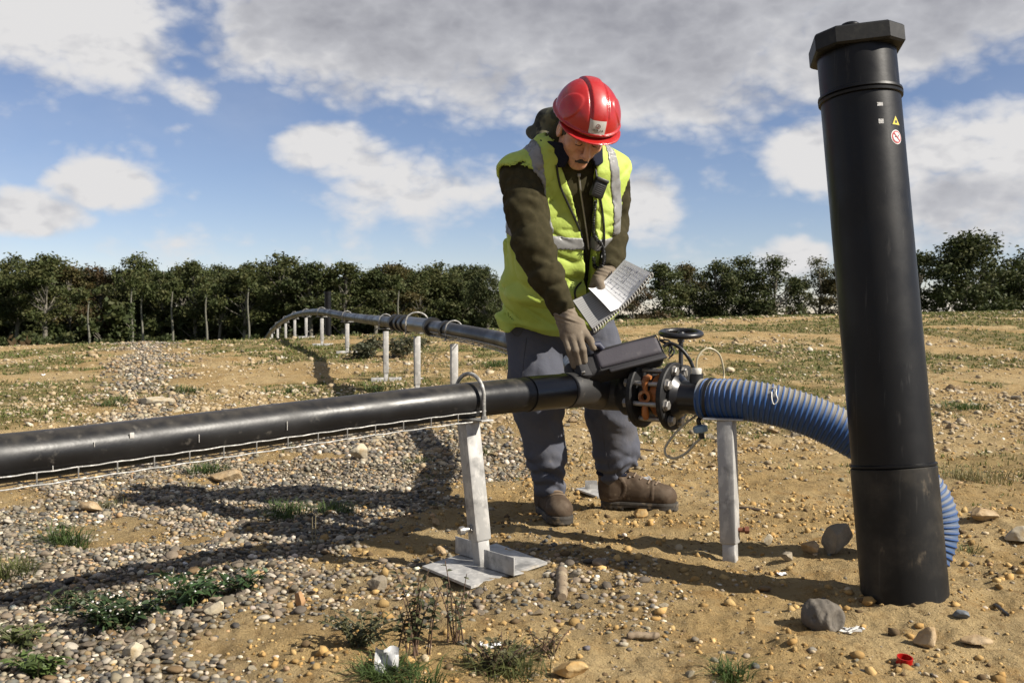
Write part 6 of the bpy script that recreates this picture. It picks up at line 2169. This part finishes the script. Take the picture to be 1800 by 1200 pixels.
weed(870, 1180, 140, 70, 'wilted brown green weed at the bottom edge under the white label', 16, 10, (.09, .085, .04), .02, 10, .1, 0, mat('brown_stem', (.13, .075, .045)))
weed(960, 1150, 130, 50, 'sparse dry weed right of the wilted stalks', 10, 6, (.11, .09, .04), .018, 11, .2, 0, mat('brown_stem', (.13, .075, .045)))
weed(550, 960, 60, 90, 'single dry thin stalk rising from the gravel in the pipe shadow', 2, 3, (.12, .10, .05), .012, 12, .4, 0, mat('dry_stem', (.30, .25, .14), .8), .3)
weed(860, 745, 40, 60, 'thin dry stalk beside the worker behind the front pipe', 3, 4, (.12, .10, .05), .014, 13, .4, 0, mat('dry_stem', (.30, .25, .14)), .4)
weed(740, 660, 110, 70, 'dry scrubby weed clump between the far pipe posts', 16, 12, (.085, .09, .04), .03, 14)
# ================================================================== WOOD
def tree_mat(nm, c, c2):
    m = mat(nm, c, .65, spec=.25, layers=((c2, .9, .42, .62, 3), (tuple(x * .55 for x in c), 2.3, .5, .72, 3, (1, 1, 1), .7)), trans=.22, alb=.80)
    return m


LEAFM = [tree_mat('leaf_dark', (.052, .068, .021), (.082, .086, .028)), tree_mat('leaf_green', (.068, .085, .026), (.098, .098, .032)),
         tree_mat('leaf_olive', (.085, .078, .026), (.115, .084, .028)), tree_mat('leaf_rust', (.085, .055, .024), (.06, .055, .022)), tree_mat('leaf_pale', (.10, .11, .05), (.13, .12, .06))]
M_TRUNK = mat('grey_bark', (.20, .18, .14), .9, layers=(((.25, .23, .19), 1.5, .5, .65, 4, (1, 1, .3)), ((.06, .05, .04), 3, .5, .7)))
M_IVY = mat('ivy_leaf', (.10, .13, .035), .6, layers=(((.05, .07, .02), 2, .5, .7),), trans=.2)


def leaf_cloud(cs, rs, n, size, r2, flat=.75):
    """quads scattered through lobes; cs (k,3), rs (k,)"""
    w = rs ** 2; pick = r2.choice(len(cs), n, p=w / w.sum())
    d = r2.normal(size=(n, 3)); d /= np.linalg.norm(d, axis=1)[:, None]
    rad_ = r2.random(n) ** .5 * r2.uniform(.7, 1.0, n); far_ = r2.random(n) < .10; rad_ = np.where(far_, r2.uniform(.9, 1.3, n), rad_)
    P = cs[pick] + d * (rs[pick] * rad_)[:, None] * np.array([1, 1, flat])
    a = r2.normal(size=(n, 3)); a /= np.linalg.norm(a, axis=1)[:, None]
    b = np.cross(a, r2.normal(size=(n, 3))); b /= np.linalg.norm(b, axis=1)[:, None]
    s = size * r2.uniform(.5, 1.3, n)[:, None]
    V = np.stack([P - a * s, P + b * s * .55, P + a * s, P - b * s * .55], 1).reshape(-1, 3)
    F = np.arange(4 * n).reshape(-1, 4)
    return V, F


def make_tree(seed, H=12, W=6, z0=.35, nl=26, nleaf=8200, leaf=.165, lm=0):
    """trunk, limbs and crown meshes of one kind of tree, base at origin"""
    r2 = np.random.default_rng(seed); cs, rs = [], []
    mb = MB(); lean = r2.normal(0, .03, 2)
    trunk = spline([(0, 0, -.3), (lean[0] * H * .3, lean[1] * H * .3, H * .3), (lean[0] * H * .7 + .2, lean[1] * H * .7, H * .62), (lean[0] * H, lean[1] * H, H * .93)], 14)
    mb.tube(trunk, np.linspace(.24, .05, 14), 8)
    for i in range(nl):
        t = r2.uniform(z0, .98); zc = H * t
        env = sin(min(max((t - z0) / (1 - z0), 0), 1) ** .75 * pi * .93 + .16) * W * .5
        a = r2.uniform(0, 2 * pi); R = env * r2.uniform(.35, .95)
        base = trunk[int(min(t * .82, .95) * 13)]
        c = np.array([trunk[int(t * 13)][0] + cos(a) * R, trunk[int(t * 13)][1] + sin(a) * R, zc])
        cs.append(c); rs.append(r2.uniform(.5, 1.5) * W / 6)
        mb.tube([base, base * .5 + c * .5 + np.array([0, 0, -.15]), c], [.075, .05, .02], 5, cap=False)
    cs = np.array(cs); rs = np.array(rs)
    ob = mb.build('trunk', M_TRUNK); tm = ob.data; bpy.data.objects.remove(ob)
    V, F = leaf_cloud(cs, rs, nleaf, leaf, r2)
    return tm, mesh_np('crown', V, F, LEAFM[lm], False)


KIND = [make_tree(1, lm=0), make_tree(2, W=6.6, z0=.30, lm=1), make_tree(3, W=5.6, z0=.42, nl=22, lm=0), make_tree(4, W=6.4, z0=.28, lm=2), make_tree(5, W=7, z0=.36, nl=34, nleaf=9500, lm=1),
        make_tree(6, W=6.4, z0=.18, nl=30, nleaf=6500, lm=3), make_tree(7, W=6.2, z0=.30, nl=20, nleaf=4600, leaf=.15, lm=4), make_tree(8, W=8.4, z0=.22, nl=44, nleaf=12500, lm=0), make_tree(9, W=6.6, z0=.34, nl=22, nleaf=5600, lm=1), make_tree(10, W=5.4, z0=.40, nl=17, nleaf=4300, lm=0)]
MATVAR = {}


def tree(px_, top, D, k, label, group=None, width=1.0, lm=None, yaw=None):
    x, y, zt = at(px_, top, D); zb = float(gbase(x, D))
    root = empty('tree', (x, D, zb), label, 'tree', group)
    s = (zt - zb) / 12.0; root.scale = (s * width, s * width, s); root.rotation_euler = (0, 0, rng.uniform(0, 6.28) if yaw is None else yaw)
    link('trunk', KIND[k][0], root)
    cm = KIND[k][1]
    if lm is not None:
        c = link('crown', cm, root); c.material_slots[0].link = 'OBJECT'; c.material_slots[0].material = LEAFM[lm]
    else: link('crown', cm, root)
    return root


LW = 'trees at the edge of the dense wood on the left'
front = [(-30, 455, 0), (22, 449, 4), (78, 446, 1), (128, 472, 3), (180, 468, 5), (238, 448, 4), (285, 466, 0), (338, 458, 1), (382, 474, 2), (425, 470, 1), (440, 452, 0), (492, 446, 4), (545, 450, 0), (598, 460, 1), (652, 468, 2), (700, 470, 3), (742, 476, 1), (776, 462, 4), (812, 484, 0)]
FL = ['green tree cut by the left edge of the picture at the wood', 'broad green tree at the left end of the wood above the rusty bush', 'tall mid green tree at the wood right of the broad leftmost tree',
      'olive brown tree at the wood just left of the pale bare trunk', 'rusty brown low tree in the wood left of the ivy trunk', 'broad round topped tree rising above the ivy trunk', 'dark tree between the ivy trunk and the gravel track top',
      'mid green tree rising over the upper end of the gravel track', 'thin crowned tree at the wood over the grey slab on the crest', 'lower mid green tree right of the grey slab on the crest', 'dark tree above the left end of the far pipe',
      'broad tall tree above the far pipe where it drops behind the crest', 'dark tall tree left of the distant vent pipe', 'mid green tree right behind the distant vent pipe', 'thin crowned tree right of the distant vent pipe',
      'olive brown tree above the thick sleeve of the far pipe', 'mid green tree right of the thick pipe sleeve', 'broad tree nearest left of the worker in the wood front', 'dark low tree beside the lime vest at the left']
for (px_, tp_, k), lab in zip(front, FL):
    tree(px_ + rng.uniform(-6, 6), tp_, 128 + rng.uniform(-7, 7), k, lab, LW, rng.uniform(1.1, 1.45))
for px_ in range(-60, 850, 31):
    tree(px_ + rng.uniform(-10, 10), 470 + rng.uniform(-8, 14), 142 + rng.uniform(-5, 8), int(rng.choice([0, 1, 2, 4])), 'dark tree standing inside the wood behind its front row', 'trees inside the wood on the left', 1.15, 0)
for px_ in range(-70, 850, 36):
    tree(px_ + rng.uniform(-10, 10), 482 + rng.uniform(-8, 14), 158 + rng.uniform(-5, 8), int(rng.choice([0, 1, 7])), 'dark tree deep inside the wood behind the other rows', 'trees deep in the wood on the left', 1.3, 0)
tree(856, 470, 126, 4, 'dark green tree standing right behind the worker at the vest side', None, .8, 0)
tree(884, 500, 130, 8, 'dark tree mostly hidden behind the lime vest', None, .9, 0)

right = [(1122, 492, 122, 5, 'reddish brown low tree right of the notepad', 1.15, 3), (1168, 462, 126, 1, 'bushy dark green tree just right of the notepad corner', 1.0, 1), (1212, 470, 134, 3, 'olive tree second right of the notepad', .8, 2),
         (1262, 458, 128, 4, 'broad dark tree with thick crown above the handwheel', .9, 0), (1305, 458, 130, 8, 'dark tree with split trunks right of the handwheel tree', 1.0, 0), (1362, 458, 127, 8, 'rounded dark tree with open bare limbs in the middle of the right row', 1.05, 0),
         (1405, 488, 140, 9, 'thin open tree between the rounded dark tree and the pale tree', .8, 1), (1440, 456, 132, 6, 'pale yellowish feathery tree left of the tall pipe', 1.0, 4), (1478, 474, 126, 3, 'olive green tree touching the tall pipe on its left', .9, 2),
         (1236, 490, 142, 9, 'slender dark tree behind the gap right of the notepad', .9, 0), (1335, 492, 145, 9, 'slender dark tree behind the gap above the blue hose', .8, 0),
         (1536, 470, 130, 1, 'green tree mostly hidden behind the tall pipe', 1, 1), (1622, 432, 112, 9, 'open dark tree at the right side of the tall pipe', .85, 0), (1690, 416, 108, 7, 'largest round dark tree right of the tall pipe', .95, 0), (1732, 462, 116, 0, 'dark low tree between the largest round tree and the right edge', .8, 0),
         (1768, 470, 120, 2, 'dark slender tree near the right edge', .9, 0), (1806, 442, 110, 4, 'dark tree cut by the right edge of the picture', 1.0, 0)]
for px_, tp_, D, k, lab, w_, lm in right: tree(px_, tp_, D, k, lab, None, w_ * 1.35, lm)

# ---- shrubs
def make_shrub(seed, n, lm, leaf=.12):
    r2 = np.random.default_rng(seed); k = 12
    cs = np.stack([r2.uniform(-1, 1, k), r2.uniform(-.8, .8, k), r2.uniform(.25, 1.3, k)], 1); rs = r2.uniform(.3, .6, k)
    V, F = leaf_cloud(cs, rs, n, leaf, r2); mb = MB()
    for c in cs: mb.tube([(0, 0, -.2), c * .5, c], [.03, .02, .01], 4, cap=False)
    ob = mb.build('stem', M_TRUNK); tm = ob.data; bpy.data.objects.remove(ob)
    return tm, mesh_np('crown', V, F, LEAFM[lm], False)


SHK = [make_shrub(31, 1100, 0), make_shrub(32, 1100, 1), make_shrub(33, 1000, 3), make_shrub(34, 900, 2), make_shrub(35, 1200, 0)]


def shrub(px_, top, D, k, label, group, w=1.0):
    x, y, zt = at(px_, top, D); zb = float(gbase(x, D))
    root = empty('shrub', (x, D, zb), label, 'shrub', group); s = max((zt - zb) / 1.75, .4)
    root.scale = (s * w, s * w, s); root.rotation_euler = (0, 0, rng.uniform(0, 6.28))
    link('stem', SHK[k][0], root); link('crown', SHK[k][1], root)
    return root


for px_ in range(-40, 860, 27):
    shrub(px_ + rng.uniform(-9, 9), 582 + rng.uniform(-14, 16) + (px_ < 400) * 8, 112 + rng.uniform(-6, 8), int(rng.choice([0, 0, 1, 3, 4])), 'dark bush at the foot of the wood on the left', 'bushes at the foot of the left wood', rng.uniform(.8, 1.2))
for px_ in range(-40, 860, 40):
    shrub(px_ + rng.uniform(-9, 9), 530 + rng.uniform(-18, 22), 134 + rng.uniform(-6, 8), 0, 'dark tall undergrowth bush inside the wood on the left', 'tall undergrowth in the left wood', 1.1)
shrub(35, 585, 60, 2, 'rusty brown bush in front of the wood at the far left', None)
shrub(118, 592, 55, 1, 'pale green bush in front of the wood at the left', None, .8)
for px_ in list(range(1095, 1480, 32)) + list(range(1610, 1830, 30)):
    shrub(px_ + rng.uniform(-9, 9), 546 + rng.uniform(-7, 8), 128 + rng.uniform(-6, 8), int(rng.choice([0, 0, 3, 2])), 'low dark bush under the row of trees on the right', 'bushes under the right row of trees', rng.uniform(.7, 1.0))
# bush by the far pipe posts
p = gat(690, 628); b = empty('bush', tuple(p), 'grey green scrubby bush growing behind the far pipe posts', 'bush'); b.scale = (.34, .30, .19)
link('stem', SHK[1][0], b)
V, F = leaf_cloud(np.stack([rng.uniform(-1.2, 1.2, 14), rng.uniform(-.8, .8, 14), rng.uniform(.2, 1.2, 14)], 1), rng.uniform(.3, .6, 14), 2600, .08, rng); link('crown', mesh_np('crown', V, F, mat('scrub_leaf', (.075, .085, .04), .7, layers=(((.13, .10, .05), 3, .5, .7),), trans=.2), False), b)
# ivy-clad trunk standing clear of the wood, and pale stems
for px_, tp_, D, lab, ivy in ((231, 535, 104, 'slim trunk wrapped in bright ivy at the edge of the wood', True), (155, 560, 108, 'thin pale bare trunk at the edge of the wood left of the ivy trunk', False), (249, 545, 109, 'thin pale bare trunk right of the ivy trunk', False),
                              (302, 545, 108, 'short pale bare trunk at the edge of the wood before the gravel track', False), (362, 545, 106, 'greenish bare trunk at the edge of the wood near the crest', False), (436, 535, 108, 'pale bare trunk left of the far pipe crest', False), (700, 540, 108, 'pale thin trunk above the thick pipe sleeve', False)):
    x, y, zt = at(px_, tp_, D); zb = float(gbase(x, D)); root = empty('tree', (x, D, zb), lab, 'tree')
    mb = MB(); mb.tube(spline([(x, D, zb - .3), (x + .1, D, (zb + zt) / 2), (x - .05, D, zt), (x + .1, D, zt + 2)], 12), np.linspace(.16, .06, 12), 8); mb.build('trunk', mat('pale_bark', (.20, .19, .15), .9, layers=(((.09, .085, .06), 2, .5, .65),)), root)
    V, F = leaf_cloud(np.stack([rng.normal(0, .8, 6), rng.normal(0, .5, 6), zt - zb + 1.8 + rng.uniform(0, 1.4, 6)], 1), rng.uniform(.5, .9, 6), 700, .18, rng)
    link('crown', mesh_np('crown', V, F, LEAFM[1], False), root)
    if ivy:
        n = 14; V, F = leaf_cloud(np.stack([rng.normal(.03, .06, n), rng.normal(0, .06, n), np.linspace(.1, zt - zb, n)], 1), np.full(n, .36), 1500, .10, rng)
        link('ivy', mesh_np('ivy', V, F, M_IVY, False), root)
